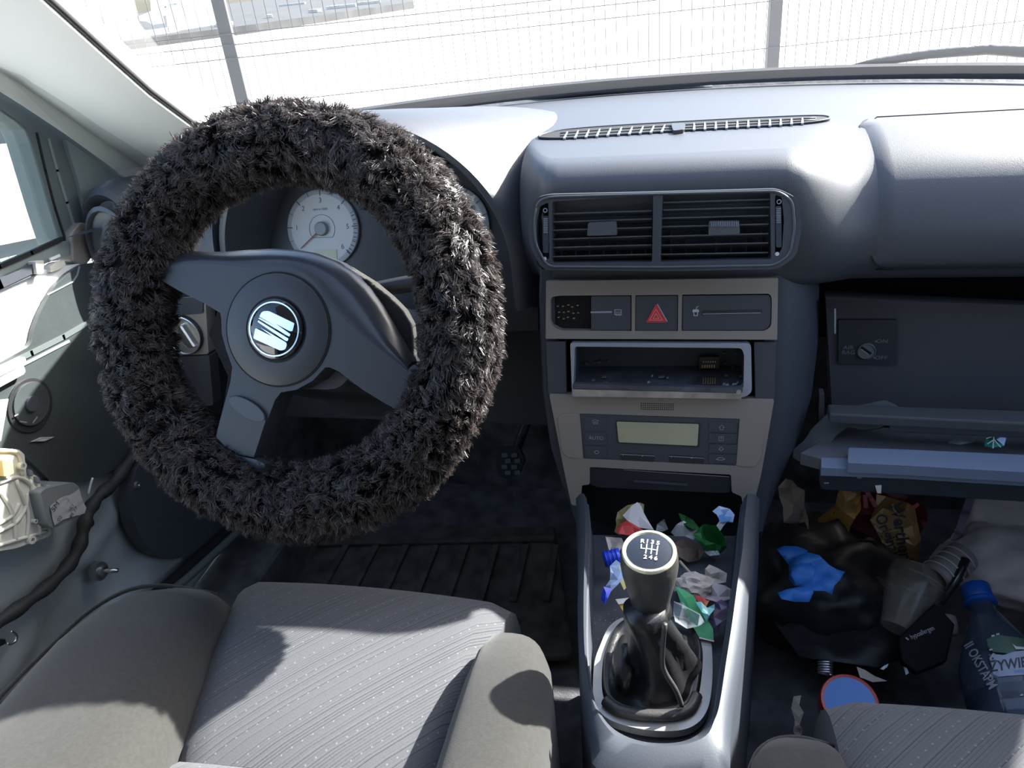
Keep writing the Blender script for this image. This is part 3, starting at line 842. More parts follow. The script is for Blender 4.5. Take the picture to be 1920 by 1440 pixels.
for k in range(16):
    x = 1212 + k * 11.4
    plate('ridge', PV, cv([(x, 260), (x + 5, 260), (x + 5, 290), (x, 290)]), .0015, M['radio'], tb2, off=.0052, bev=0)
for (x0_, y0_, y1_) in ((147, 225, 460), (1645, 160, 425)):
    w_ = plate('adjuster_wheel', PV, roundpoly(cv([(x0_ - 20, y0_), (x0_ + 18, y0_), (x0_ + 20, y1_), (x0_ - 16, y1_)]), 3), .008, M['soft'], vt, off=.0035, bev=.001)
    for k in range(9):
        y = y0_ + 14 + k * 11
        plate('ridge', PV, cv([(x0_ - 14, y), (x0_ + 14, y), (x0_ + 14, y + 5), (x0_ - 14, y + 5)]), .001, M['radio'], w_, off=.0045, bev=0)
for (x, y) in ((147, 493), (1633, 462)):
    lathe('mark_dot', PV, PV.at(*cv([(x, y)])[0]), [(.0019, .004), (.0018, .0048), (0, .0048)], M['print'], vt, n=14)
for (x, y) in ((150, 183), (1645, 128)):
    c_ = PV.at(*cv([(x, y)])[0])
    lathe('mark_ring', PV, c_, [(.0022, .004), (.0022, .0048), (.0015, .0048), (.0015, .004)], M['printdim'], vt, n=14, caps=False)

# ------------------------------------------------------------------ centre stack body
stk = thing('centre_stack', 'dark centre stack casing between the footwells', 'centre stack', (0, .78, .34))
rows = []
for py, xl, xr, xo in [(505, 1016, 1462, 1532), (560, 1014, 1462, 1536), (640, 1016, 1458, 1534), (740, 1020, 1454, 1522), (840, 1034, 1446, 1494), (900, 1052, 1432, 1462), (950, 1070, 1420, 1440), (1000, 1086, 1412, 1424)]:
    L = PS.at(xl, py, -.004); Rr = PS.at(xr, py, -.004)
    L2 = PS.at(xl + 26, py, -.0045); R2 = PS.at(xr - 26, py, -.0045)
    d_ = ray(xo, py); t_ = (Rr.y + .05 - CAM.y) / d_.y; O = CAM + d_ * t_
    Lo = L + Vector((-.010, .05, 0))
    rows.append([Lo + Vector((.02, .14, 0)), Lo + Vector((.0, .06, 0)), Lo, L + Vector((-.004, .012, 0)), L, L2, R2, Rr, Rr + Vector((.010, .004, 0)), Rr.lerp(O, .55) + Vector((.004, -.010, 0)), O, O + Vector((.004, .03, 0)), O + Vector((.0, .12, 0))])
for part in ([r[:6] for r in rows], [r[6:] for r in rows]):
    autosmooth(loft('casing', part, M['soft'], stk, closed=False), 35)
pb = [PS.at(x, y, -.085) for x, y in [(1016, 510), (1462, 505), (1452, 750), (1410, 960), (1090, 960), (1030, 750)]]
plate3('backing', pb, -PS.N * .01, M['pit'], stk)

# upper switch strip
def su(pts): return [(980 + x / 3.428, 340 + y / 3.428) for x, y in pts]
sw = thing('switch_strip', 'bronze grey switch strip with red hazard button under the vents', 'switch panel', PS.at(1240, 640))
fr = roundpoly(su([(150, 640), (1642, 622), (1636, 1018), (148, 1012)]), 2)
h1 = roundpoly(su([(178, 745), (232, 735), (700, 732), (700, 962), (235, 960), (178, 920)]), [10, 10, 1, 1, 10, 10])
h2 = roundpoly(su([(724, 732), (1000, 730), (998, 962), (722, 962)]), 1)
h3 = roundpoly(su([(1026, 728), (1590, 722), (1602, 760), (1598, 930), (1560, 962), (1022, 962)]), [1, 10, 10, 10, 10, 1])
plate('frame', PS, fr, .012, M['trim'], sw, off=.004, holes=[h1, h2, h3], bev=.0008)
plate('socket', PS, su([(178, 735), (440, 733), (440, 962), (178, 962)]), .003, M['pit'], sw, off=-.008)
rnd = random.Random(3)
pin = thing
for k in range(14):
    x, y = 222 + (k % 5) * 32 + rnd.uniform(-6, 6), 800 + (k // 5) * 40 + rnd.uniform(-8, 8)
    plate('contact_pin', PS, su([(x, y), (x + 12, y), (x + 12, y + 5), (x, y + 5)]), .004, M['brass'], sw, off=-.003, bev=0)
rb_ = plate('rear_window_button', PS, roundpoly(su([(440, 740), (694, 738), (694, 956), (440, 956)]), 2), .01, M['dark'], sw, off=.003, bev=.0012)
stroke('button_groove', PS, su([(440, 842), (570, 840)]), .0018, M['radio'], rb_, off=.0034)
ic = [su(q) for q in ([(592, 826), (634, 826), (634, 858), (592, 858)],)]
stroke('demister_symbol', PS, ic[0], .0005, M['print'], rb_, off=.0034, closed=True)
for k in range(3): stroke('demister_symbol', PS, su([(602 + k * 11, 838), (605 + k * 11, 846), (601 + k * 11, 854), (604 + k * 11, 864)]), .0004, M['print'], rb_, off=.0034)
hz = plate('hazard_button', PS, roundpoly(su([(728, 738), (996, 736), (994, 958), (726, 958)]), 2), .01, M['dark'], sw, off=.003, bev=.0012)
plate('red_triangle', PS, roundpoly(su([(858, 786), (926, 908), (790, 908)]), 2), .002, M['red'], hz, off=.0042, bev=.0004)
stroke('triangle_outline', PS, su([(857, 822), (898, 892), (815, 892)]), .0005, M['redlight'], hz, off=.0046, closed=True)
stroke('triangle_outline', PS, su([(857, 850), (876, 882), (838, 882)]), .0005, M['redlight'], hz, off=.0046, closed=True)
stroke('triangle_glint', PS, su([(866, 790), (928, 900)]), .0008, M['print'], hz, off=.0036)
ch = plate('cup_holder_flap', PS, roundpoly(su([(1030, 736), (1586, 730), (1596, 765), (1592, 925), (1556, 956), (1028, 956)]), [2, 8, 8, 8, 8, 2]), .01, M['dark'], sw, off=.003, bev=.0016)
stroke('button_groove', PS, su([(1160, 845), (1530, 838)]), .0042, M['black'], ch, off=.0036)
stroke('groove_edge', PS, su([(1160, 853), (1530, 846)]), .0008, M['radio'], ch, off=.0040)
stroke('cup_symbol', PS, su([(1097, 826), (1128, 826), (1122, 864), (1102, 864)]), .0008, M['print'], ch, off=.0036, closed=True)
stroke('cup_symbol', PS, su([(1096, 834), (1129, 834)]), .0022, M['print'], ch, off=.0036)
stroke('cup_symbol', PS, su([(1114, 824), (1118, 810), (1128, 804)]), .0006, M['print'], ch, off=.0036)

# radio slot
ra_ = thing('radio_cage', 'empty radio slot with grey frame below the hazard button', 'radio slot', PS.at(1240, 745))
for q in ([(150, 1030), (275, 1030), (282, 1368), (165, 1368)], [(1488, 1034), (1628, 1034), (1620, 1404), (1496, 1400)]):
    plate('side_filler', PS, roundpoly(su(q), 1.5), .012, M['dark'], ra_, off=.001, bev=.001)
fo = roundpoly(su([(305, 1038), (1468, 1042), (1474, 1355), (1430, 1388), (318, 1385)]), [5, 9, 10, 10, 4])
fi = roundpoly(su([(335, 1062), (1408, 1072), (1424, 1120), (1420, 1330), (325, 1330)]), [5, 7, 4, 5, 3])
plate('slot_frame', PS, fo, .014, M['radio'], ra_, off=.008, holes=[fi], bev=.0015)
# cage box: five thin steel walls going back into the stack
q = [PS.at(x, y, .004) for x, y in su([(335, 1062), (1415, 1072), (1420, 1332), (326, 1330)])]
bk = [p + Vector((0, .052, 0)) for p in q]
M['cage'] = mat('dull cage steel', (0.075, 0.08, 0.095), 0.42, metal=0.3, var=0.4, varscale=45)
obj('cage_wall', [q[0], q[1], bk[1], bk[0]], [(0, 1, 2, 3)], M['cage'], ra_)
obj('cage_wall', [q[1], q[2], bk[2], bk[1]], [(0, 1, 2, 3)], M['cage'], ra_)
fl_ = obj('cage_floor', [q[2], q[3], bk[3], bk[2]], [(0, 1, 2, 3)], M['cage'], ra_)
obj('cage_wall', [q[3], q[0], bk[0], bk[3]], [(0, 1, 2, 3)], M['cage'], ra_)
obj('cage_back', bk, [(0, 1, 2, 3)], M['knee'], ra_)
PB = Pl(bk[0], PS.N)
cn = plate('connector_block', PB, roundpoly(su([(1135, 1130), (1262, 1130), (1262, 1205), (1135, 1205)]), 2), .008, M['black'], ra_, off=.012, bev=.0006)
for k in range(6):
    plate('pin', PB, su([(1152 + k * 15, 1182), (1160 + k * 15, 1182), (1160 + k * 15, 1200), (1152 + k * 15, 1200)]), .003, M['brass'], cn, off=.0135, bev=0)
    plate('pin', PB, su([(1160 + k * 15, 1158), (1166 + k * 15, 1158), (1166 + k * 15, 1164), (1160 + k * 15, 1164)]), .003, M['brass'], cn, off=.0135, bev=0)
PFl = Pl(q[3], (Vector(bk[3]) - q[3]).cross(Vector(q[2]) - q[3]))
if PFl.N.z < 0: PFl.N = -PFl.N; PFl.u = -PFl.u
cn = plate('connector_block', PFl, roundpoly(su([(1115, 1255), (1275, 1255), (1268, 1300), (1112, 1300)]), 2), .004, M['black'], ra_, off=.004, bev=.0006)
for k in range(6):
    plate('pin', PFl, su([(1158 + k * 15, 1262), (1166 + k * 15, 1262), (1164 + k * 15, 1292), (1156 + k * 15, 1292)]), .002, M['brass'], cn, off=.006, bev=0)
rnd = random.Random(9)
for k in range(16):
    x, y = rnd.choice([rnd.uniform(360, 560), rnd.uniform(800, 930), rnd.uniform(1280, 1400)]), rnd.uniform(1240, 1315)
    w_ = rnd.uniform(10, 40)
    plate('bent_tab', PFl, su([(x, y), (x + w_, y - 3), (x + w_, y + 4), (x, y + 7)]), .002, M['steel'], ra_, off=.004, bev=0)
for (x, y) in ((410, 1170), (490, 1162), (555, 1156), (1295, 1105), (1370, 1105), (1300, 1170), (1350, 1195)):
    plate('bent_tab', PB, su([(x - 9, y - 6), (x + 9, y - 8), (x + 8, y + 8), (x - 8, y + 7)]), .004, M['cage'], ra_, off=.006, bev=.0004)
lip = su([(318, 1336), (1412, 1362), (1405, 1400), (330, 1382)])
plate('lower_lip', PS, roundpoly(lip, 2), .010, M['steel'], ra_, off=.013, bev=.001)
lip = su([(322, 1302), (1416, 1330), (1412, 1360), (320, 1333)])
plate('tray_edge', PS, roundpoly(lip, 2), .008, M['cage'], ra_, off=.015, bev=.001)
lathe('screw', PS, PS.at(*su([(1383, 1325)])[0]), [(.0028, .012), (.0026, .0165), (0, .0165)], M['steel'], ra_, n=14)

# climate control panel
def sc_(pts): return [(1000 + x / 3.79, 720 + y / 3.79) for x, y in pts]
cp = thing('climate_control_panel', 'bronze grey climate control panel with blank greenish display', 'climate control', PS.at(1235, 945))
out = roundpoly(sc_([(112, 72), (1712, 112), (1680, 300), (1620, 640), (1560, 880), (1500, 950), (1480, 800), (1410, 770), (1405, 645), (400, 590), (400, 715), (345, 720), (335, 800), (345, 870), (270, 860), (215, 600)]), 4)
fc = plate('fascia', PS, out, .012, M['trim'], cp, off=.004, bev=.001, holes=[roundpoly(sc_([(330, 210), (1466, 248), (1440, 582), (356, 530)]), 1)])
for r_ in range(4):
    for k in range(16):
        x, y = 762 + k * 15.2, 135 + r_ * 13.5 + k * .4
        plate('grille_hole', PS, sc_([(x, y), (x + 9, y), (x + 9, y + 6), (x, y + 6)]), .001, M['pit'], fc, off=.0043, bev=0)
plate('side_cover', PS, roundpoly(sc_([(185, 225), (225, 207), (325, 210), (355, 528), (245, 520), (205, 480), (175, 260)]), 6), .008, M['trim'], cp, off=.0052, bev=.0016)
plate('side_cover', PS, roundpoly(sc_([(1468, 250), (1600, 255), (1645, 300), (1620, 520), (1575, 590), (1442, 582)]), 7), .008, M['trim'], cp, off=.0052, bev=.0016)
ct = plate('control_face', PS, sc_([(330, 212), (1466, 250), (1441, 582), (357, 530)]), .008, M['dark'], cp, off=.0035, bev=.0006)
plate('display', PS, roundpoly(sc_([(583, 262), (1188, 280), (1178, 448), (598, 418)]), 3), .002, M['black'], cp, off=.0045, bev=.0005)
plate('display_glass', PS, roundpoly(sc_([(592, 268), (1176, 286), (1166, 440), (606, 414)]), 3), .001, M['lcd'], cp, off=.0052, bev=.0003)
for (a, b) in (((620, 500), (860, 512)), ((965, 514), (1212, 528))):
    bt = plate('rocker_button', PS, roundpoly(sc_([(a[0], a[1] - 10), (b[0], b[1] - 10), (b[0], b[1] + 42), (a[0], a[1] + 40)]), 1), .003, M['black'], ct, off=.0042, bev=.0006)
    stroke('button_edge', PS, sc_([a, b]), .0006, M['printdim'], ct, off=.0050)
    m1 = (a[0] * .93 + b[0] * .07, a[1] + 6); m2 = (a[0] * .35 + b[0] * .65, a[1] + 13)
    text('minus_sign', '-', PS, *sc_([m1])[0], .003, M['print'], ct, off=.0052)
    text('plus_sign', '+', PS, *sc_([m2])[0], .003, M['print'], ct, off=.0052)
for y0_, y1_ in ((235, 330), (345, 430), (440, 520)):
    plate('button', PS, roundpoly(sc_([(365, y0_), (520, y0_ + 5), (525, y1_ + 5), (370, y1_)]), 1), .003, M['dark'], ct, off=.0046, bev=.0008)
for y0_, y1_ in ((268, 342), (350, 418), (428, 490), (498, 560)):
    plate('button', PS, roundpoly(sc_([(1250, y0_), (1448, y0_ + 5), (1444, y1_ + 5), (1247, y1_)]), 1), .003, M['dark'], ct, off=.0046, bev=.0008)
text('lettering', 'AUTO', PS, *sc_([(446, 385)])[0], .0042, M['printdim'], ct, off=.0056)
stroke('windscreen_symbol', PS, sc_([(418, 262), (440, 254), (462, 262), (454, 284), (426, 284)]), .0006, M['printdim'], ct, off=.0056, closed=True)
stroke('windscreen_symbol', PS, sc_([(428, 276), (434, 266), (440, 276), (446, 266), (452, 276)]), .0005, M['printdim'], ct, off=.0056)
stroke('air_symbol', PS, sc_([(434, 485), (442, 476), (458, 476), (466, 486), (458, 496), (442, 496)]), .0006, M['printdim'], ct, off=.0056, closed=True)
stroke('up_arrow', PS, sc_([(1338, 292), (1358, 310), (1348, 310), (1348, 326), (1328, 326), (1328, 310), (1318, 310)]), .0005, M['printdim'], ct, off=.0056, closed=True)
stroke('down_arrow', PS, sc_([(1334, 476), (1352, 462), (1344, 462), (1344, 450), (1326, 450), (1326, 462), (1316, 462)]), .0005, M['printdim'], ct, off=.0056, closed=True)
stroke('fan_symbol', PS, sc_([(1318, 374), (1352, 376), (1350, 404), (1318, 402)]), .0005, M['printdim'], ct, off=.0056, closed=True)
text('fan_symbol', '*', PS, *sc_([(1335, 392)])[0], .0045, M['printdim'], ct, off=.0056)
stroke('recirculation_symbol', PS, sc_([(1300, 536), (1318, 524), (1340, 524), (1362, 536), (1340, 540), (1320, 540)]), .0006, M['printdim'], ct, off=.0056, closed=True)

# ashtray flap and the dark cave below the panel
ash = thing('ashtray_flap', 'black ashtray flap at the foot of the centre stack', 'ashtray', PS.at(1235, 925))
fp = plate('flap', PS, roundpoly(sc_([(402, 592), (1405, 655), (1398, 770), (1340, 775), (460, 735), (402, 712)]), 3), .010, M['black'], ash, off=.001, bev=.0015)
stroke('flap_edge', PS, sc_([(640, 610), (1390, 660)]), .0008, M['printdim'], fp, off=.0016)
stroke('finger_lip', PS, sc_([(720, 690), (1090, 716)]), .003, M['dark'], fp, off=.003)

# ================================================================== STEERING WHEEL WITH FUR COVER
wh = thing('steering_wheel', 'steering wheel in a shaggy dark fur cover, turned to the right', 'steering wheel', WP.P)
def c6(pts): return [(280 + x / 3, 440 + y / 3) for x, y in pts]
R0, RHO = .163, .0265
def torus_pt(a, b, r):
    d = WP.u * math.cos(a) + WP.v * math.sin(a)
    return WP.P + d * R0 + (d * math.cos(b) + WP.N * math.sin(b)) * r, d
rings = []
for i in range(72):
    a = 2 * PI * i / 72
    rings.append([torus_pt(a, 2 * PI * j / 16, RHO)[0] for j in range(16)])
rings.append(rings[0])
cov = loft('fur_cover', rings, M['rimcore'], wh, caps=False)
rng = np.random.default_rng(11)
NC, NB = 9500, 16
V, Fc, tone = [], [], []
for ci in range(NC):
    a, b = rng.uniform(0, 2 * PI), rng.uniform(0, 2 * PI)
    p, d = torus_pt(a, b, RHO)
    n = (d * math.cos(b) + WP.N * math.sin(b)); tang = WP.N.cross(d)
    sw = Vector(noise.noise_vector(p * 22)) * .75 + Vector(noise.noise_vector(p * 70)) * .55
    lean = tang * (.35 * rng.uniform(-1, 1)) + sw + Vector((0, 0, -.22))
    dirn = (n * .85 + lean).normalized()
    L = rng.uniform(.008, .0145)
    tip = p + dirn * L + Vector((0, 0, -.002))
    ct = rng.uniform(0, 1)
    s1 = n.orthogonal().normalized(); s2 = n.cross(s1)
    cv1 = (s1 * rng.normal() + s2 * rng.normal()) * .0026; cv2 = n.cross(cv1) * rng.choice((-1, 1))
    for k in range(NB):
        q = rng.normal(0, .0026, 2)
        base = p + s1 * q[0] + s2 * q[1]
        e = tip + Vector(rng.normal(0, .0014, 3)) + (s1 * q[0] + s2 * q[1]) * .30 - cv1 * .5
        m1 = base.lerp(e, .38) + n * .0022 + cv1 * .7
        m2 = base.lerp(e, .74) + n * .0016 + cv1 * .6 + cv2 * .7
        w = (s1 * rng.normal() + s2 * rng.normal()).normalized() * .00036
        k0 = len(V)
        V += [base - w, base + w, m1 + w, m1 - w, m2 + w * .85, m2 - w * .85, e]
        Fc += [(k0, k0 + 1, k0 + 2, k0 + 3), (k0 + 3, k0 + 2, k0 + 4, k0 + 5), (k0 + 5, k0 + 4, k0 + 6)]
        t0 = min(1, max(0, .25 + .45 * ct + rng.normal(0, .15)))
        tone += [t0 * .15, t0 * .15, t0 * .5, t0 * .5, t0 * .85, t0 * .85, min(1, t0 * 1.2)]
me = bpy.data.meshes.new('fur')
me.from_pydata([tuple(v) for v in V], [], Fc)
at = me.attributes.new('tone', 'FLOAT', 'POINT'); at.data.foreach_set('value', np.array(tone, dtype=np.float32))
me.materials.append(M['fur'])
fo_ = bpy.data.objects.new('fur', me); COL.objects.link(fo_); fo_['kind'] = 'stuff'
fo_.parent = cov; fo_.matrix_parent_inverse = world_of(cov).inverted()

outer_up = [(40, 235), (60, 175), (110, 125), (165, 100), (230, 90), (330, 97), (430, 95), (560, 85), (700, 79), (830, 85), (930, 102), (1050, 150), (1150, 218), (1230, 300), (1300, 390), (1362, 490), (1424, 600), (1482, 715)]
seam = [(52, 222), (75, 180), (150, 168), (220, 160), (300, 160), (380, 163), (470, 172), (560, 184), (640, 184), (720, 178), (800, 187), (870, 215), (940, 275), (1000, 370), (1070, 448), (1190, 555), (1320, 660), (1455, 765)]
low = [(1450, 830), (1412, 992), (1330, 952), (1200, 872), (1070, 772), (1015, 747), (990, 747), (920, 822), (830, 872), (740, 888), (708, 930), (664, 1045), (625, 1150), (588, 1252), (500, 1240), (420, 1200), (368, 1152), (400, 1030), (430, 920), (455, 830), (466, 745), (432, 650), (407, 560), (404, 470), (398, 440), (300, 382), (170, 318), (46, 246)]
face = c6(seam + low)
pad = plate('airbag_pad', WP, face, .030, M['pad'], wh, off=.010, bev=.0022)
A_ = [WP.at(*p, -.012) for p in c6(outer_up)]; B_ = [WP.at(*p, .0098) for p in c6(seam)]
rows = []
for t_ in (0, .12, .35, .6, .85, 1):
    rows.append([a.lerp(b, t_) + WP.N * (.007 * math.sin(PI * min(1, t_ * 1.0))) for a, b in zip(A_, B_)])
rows.insert(0, [a - WP.N * .022 for a in A_])
loft('upper_band', rows, M['padgloss'], wh, closed=False)
bs = c6([(230, 110), (700, 100), (930, 110), (1100, 175), (1240, 262), (1340, 345), (1420, 425), (1465, 500), (1478, 580), (1482, 700), (1412, 985), (1000, 760), (700, 940), (600, 1240), (380, 1150), (440, 800), (330, 560), (380, 430), (60, 250)])
plate('rear_shell', WP, bs, .02, M['bolster'], wh, off=-.020, bev=.003)
# round hub cover with its groove, sunk a little
hc = WP.at(521, 618, .010)
hub = lathe('hub_cover', WP, hc, [(.0505, -.001), (.0503, .0016), (.0485, .0024), (.0300, .0030), (.0270, .0006), (.0, .0006)], M['pad'], wh, n=64)
tube('groove', [hc + WP.u * (.0512 * math.cos(2 * PI * i / 64)) + WP.v * (.0512 * math.sin(2 * PI * i / 64)) + WP.N * .0006 for i in range(65)], .0007, M['pit'], hub, n=5)
ec = WP.at(516, 617, .013)
em = lathe('emblem', WP, ec, [(.0272, -.003), (.0270, .0012), (.0262, .0018), (.0, .0022)], M['glossblack'], wh, n=56)
lathe('chrome_ring', WP, ec, [(.0246, .0018), (.0246, .0026), (.0234, .0026), (.0234, .0018)], M['chrome'], em, n=56, caps=False)
def ce(pts): return [(400 + x / 3.6, 320 + y / 3.6) for x, y in pts]
for q, r_ in ((([(312, 986), (330, 950), (380, 948), (548, 1030), (536, 1084), (512, 1082), (408, 1026), (470, 1068), (315, 992)]), 3),):
    pass
plate('logo_piece', WP, roundpoly(ce([(310, 985), (328, 950), (372, 946), (547, 1030), (534, 1085), (512, 1082), (412, 1028), (516, 1100), (500, 1094)]), [2, 5, 5, 2, 3, 1, 1, 1, 1]), .0012, M['chrome'], em, off=.0164, bev=.0003)
plate('logo_piece', WP, roundpoly(ce([(303, 996), (312, 992), (520, 1102), (514, 1120), (500, 1114)]), 1.2), .0012, M['chrome'], em, off=.0164, bev=.0003)
plate('logo_piece', WP, roundpoly(ce([(298, 1020), (304, 1010), (508, 1134), (500, 1152), (484, 1146)]), 1.2), .0012, M['chrome'], em, off=.0164, bev=.0003)
plate('logo_piece', WP, roundpoly(ce([(284, 1062), (402, 1122), (318, 1058), (492, 1160), (496, 1172), (488, 1206), (455, 1216), (270, 1132)]), [3, 1, 1, 2, 3, 5, 5, 2]), .0012, M['chrome'], em, off=.0164, bev=.0003)
# lower spoke insert and end caps
ins = plate('spoke_insert', WP, roundpoly(c6([(440, 912), (520, 925), (600, 975), (655, 1045), (590, 1245), (500, 1232), (425, 1190), (376, 1140)]), 4), .004, M['pad'], wh, off=.0125, bev=.0012)
plate('spoke_notch', WP, [(p[0], p[1]) for p in circ(*c6([(547, 980)])[0], 38, 15, 30, rot=.55)], .002, M['dark'], ins, off=.0132, bev=.0006)
plate('spoke_end_cap', WP, roundpoly(c6([(340, 1180), (366, 1152), (430, 1205), (500, 1245), (590, 1262), (650, 1290), (640, 1360), (420, 1320), (350, 1230)]), 5), .02, M['padgloss'], wh, off=.012, bev=.002)
plate('spoke_end_cap', WP, roundpoly(c6([(1456, 762), (1486, 728), (1530, 760), (1500, 900), (1416, 1000), (1420, 960)]), 5), .02, M['padgloss'], wh, off=.012, bev=.002)

# ================================================================== SEATS
def patch(name, rows, m, parent, **kw):
    return autosmooth(loft(name, rows, m, parent, closed=False, **kw), 50)
def cushion_rows(xl, xr, ys, zs, pil=.008, n=14):
    out = []
    for y, z in zip(ys, zs):
        a, b = xl(y), xr(y)
        r = [Vector((a, y, z - .05))]
        for i in range(n + 1):
            t = i / n; e = 1 - (2 * t - 1) ** 2
            r.append(Vector((a + (b - a) * t, y, z - .010 + .010 * min(1, e * 5) + pil * e)))
        r.append(Vector((b, y, z - .05)))
        out.append(r)
    return out
def lerp1(x, a, b, c, d): return b + (d - b) * (x - a) / (c - a)
def hump(name, path, m, parent, wi, hi, sk=0.0, cap=.05):
    """bolster: rounded hump along y; path = [(y, x_in, x_out, z_top)]"""
    out = []
    for i, (y, xi, xo, zt) in enumerate(path):
        r = []
        for j in range(15):
            t = j / 14; a = PI * t
            x = xi + (xo - xi) * (.5 - .5 * math.copysign(abs(math.cos(a)) ** .75, math.cos(a)))
            z = zt - hi + hi * math.sin(a) ** .65
            r.append(Vector((x, y, z)))
        r = [Vector((xi, y, zt - hi - .10))] + r + [Vector((xo, y, zt - hi - .16))]
        out.append(r)
    return autosmooth(loft(name, out, m, parent, closed=False), 60)

ds = thing('driver_seat', 'grey striped cloth seat behind the fur covered steering wheel', 'seat', (-.28, .25, .02))
xl = lambda y: lerp1(y, .33, -.372, .52, -.424); xr = lambda y: lerp1(y, .36, -.141, .52, -.136)
ys = [.560, .556, .546, .532, .515, .49, .46, .42, .38, .345, .325]
zs = [.24, .31, .340, .356, .364, .368, .370, .371, .370, .367, .362]
patch('seat_cushion', cushion_rows(xl, xr, ys, zs), M['fabric'], ds)
ys = [.326, .322, .31, .28, .2, .05, -.15]; zs = [.356, .366, .371, .374, .376, .372, .37]
xl2 = lambda y: lerp1(y, .05, -.36, .33, -.378)
patch('rear_panel', cushion_rows(xl2, xr, ys, zs), M['fabric'], ds)
lp = [(.505, -.43, -.44, .33)]
for y, xi, xo, zt in [(.500, -.428, -.470, .362), (.490, -.424, -.498, .384), (.470, -.420, -.520, .397), (.44, -.414, -.536, .405), (.40, -.400, -.542, .410), (.35, -.386, -.540, .413), (.28, -.376, -.535, .414), (.15, -.36, -.53, .414), (-.1, -.36, -.53, .414)]:
    lp.append((y, xi + .012, xo, zt))
b1 = hump('side_bolster', lp, M['bolster'], ds, 0, .05)
pts = [Vector((x, y, z)) for x, y, z in [(-.440, .506, .362), (-.485, .500, .374), (-.515, .482, .384), (-.537, .45, .385), (-.545, .40, .385), (-.545, .33, .388), (-.54, .25, .388)]]
tube('piping', spline(pts, 4), .0022, M['bolster'], b1, n=6)
rp = [(.478, -.130, -.110, .31), (.474, -.139, -.098, .372), (.462, -.143, -.087, .395), (.44, -.145, -.078, .408), (.41, -.146, -.071, .415), (.37, -.146, -.067, .418), (.30, -.146, -.064, .418), (.15, -.146, -.062, .418), (-.1, -.146, -.06, .418)]
b2 = hump('side_bolster', rp, M['bolster'], ds, 0, .05)
box('seat_base', (-.29, .25, .19), (.40, .52, .22), M['carpet'], ds, bev=.02)
for x in (-.43, -.15): box('seat_rail', (x, .30, .05), (.03, .60, .06), M['steel'], ds, bev=.004)

def backrest(t, xc, yb):
    rr = []
    for z, y, w, d in [(.30, yb, .20, .10), (.38, yb - .02, .225, .12), (.55, yb - .06, .235, .13), (.75, yb - .11, .225, .11), (.90, yb - .15, .18, .08), (.93, yb - .16, .15, .04)]:
        rr.append([Vector((xc + a, y + b, z)) for a, b in roundpoly([(-w, -d), (w, -d), (w, 0), (-w, 0)], .05)])
    autosmooth(loft('backrest', rr, M['bolster'], t), 50)
backrest(ds, -.30, -.06)
ps = thing('passenger_seat', 'grey striped cloth seat in front of the open glovebox', 'seat', (.29, .2, .02))
xl = lambda y: lerp1(y, .33, .148, .46, .145); xr = lambda y: .43
ys = [.490, .486, .476, .463, .448, .425, .395, .35, .25, .1, -.1]
zs = [.23, .30, .332, .350, .360, .366, .368, .368, .366, .364, .36]
patch('seat_cushion', cushion_rows(xl, xr, ys, zs), M['fabric'], ps)
rp = [(.424, .118, .140, .30), (.420, .098, .150, .350), (.408, .086, .152, .372), (.39, .078, .153, .384), (.35, .072, .153, .39), (.25, .070, .153, .39), (-.1, .068, .153, .39)]
b3 = hump('side_bolster', rp, M['bolster'], ps, 0, .05)
pts = [Vector((x, y, z)) for x, y, z in [(.146, .424, .346), (.118, .424, .352), (.096, .412, .358), (.082, .39, .362), (.074, .35, .364), (.07, .25, .364)]]
tube('piping', spline(pts, 4), .002, M['bolster'], b3, n=6)
box('seat_base', (.30, .18, .19), (.36, .50, .22), M['carpet'], ps, bev=.02)

backrest(ps, .30, -.10)
# ================================================================== CENTRE CONSOLE
con = thing('centre_console', 'black open tray console between the two seats', 'console', (0, .5, .02))
O_ = [(1080, 935), (1084, 985), (1084, 1060), (1083, 1140), (1085, 1220), (1088, 1290), (1096, 1350), (1108, 1400), (1118, 1440), (1200, 1466), (1290, 1462), (1362, 1440), (1368, 1390), (1373, 1330), (1386, 1250), (1396, 1180), (1406, 1100), (1414, 1040), (1418, 985), (1424, 935)]
I_ = [(1100, 935), (1104, 985), (1101, 1060), (1099, 1140), (1100, 1220), (1108, 1290), (1122, 1330), (1145, 1362), (1180, 1383), (1225, 1393), (1275, 1391), (1310, 1376), (1330, 1352), (1341, 1330), (1353, 1250), (1364, 1180), (1375, 1100), (1384, 1040), (1388, 985), (1394, 935)]
PZc = PZ(.39)
o3 = [p for p in spline([PZ(.386).at(*p) for p in O_], 4)]; i3 = [p for p in spline([PZc.at(*p) for p in I_], 4)]
def down(L, z): return [Vector((p.x, p.y, z)) for p in L]
def grow(L, k):
    c = Vector((0, .5, 0)); return [p + Vector(((p.x - c.x), (p.y - c.y) * .4, 0)) * k for p in L]
rows = [down(grow(o3, .10), .02), down(grow(o3, .04), .30), down(grow(o3, .012), .368), o3, [a.lerp(b, .35) + Vector((0, 0, .006)) for a, b in zip(o3, i3)], [a.lerp(b, .75) + Vector((0, 0, .007)) for a, b in zip(o3, i3)], i3,
        [p + Vector((0, 0, -.006)) for p in i3], [p + Vector((0, 0, -.0065)) for p in grow(i3, -.03)], down(grow(i3, -.05), .352), down(grow(i3, -.07), .342)]
autosmooth(loft('console_shell', rows, M['soft'], con, closed=False), 50)
tr_ = down(grow(i3, -.02), .341)
obj('tray_floor', tr_ + down(tr_, .33), [tuple(range(len(tr_)))] + [tuple(reversed(range(len(tr_), 2 * len(tr_))))], M['dark'], con)
obj('front_bulkhead', [(-.09, .74, .36), (.10, .74, .36), (.10, .74, .02), (-.09, .74, .02)], [(0, 1, 2, 3)], M['black'], con)

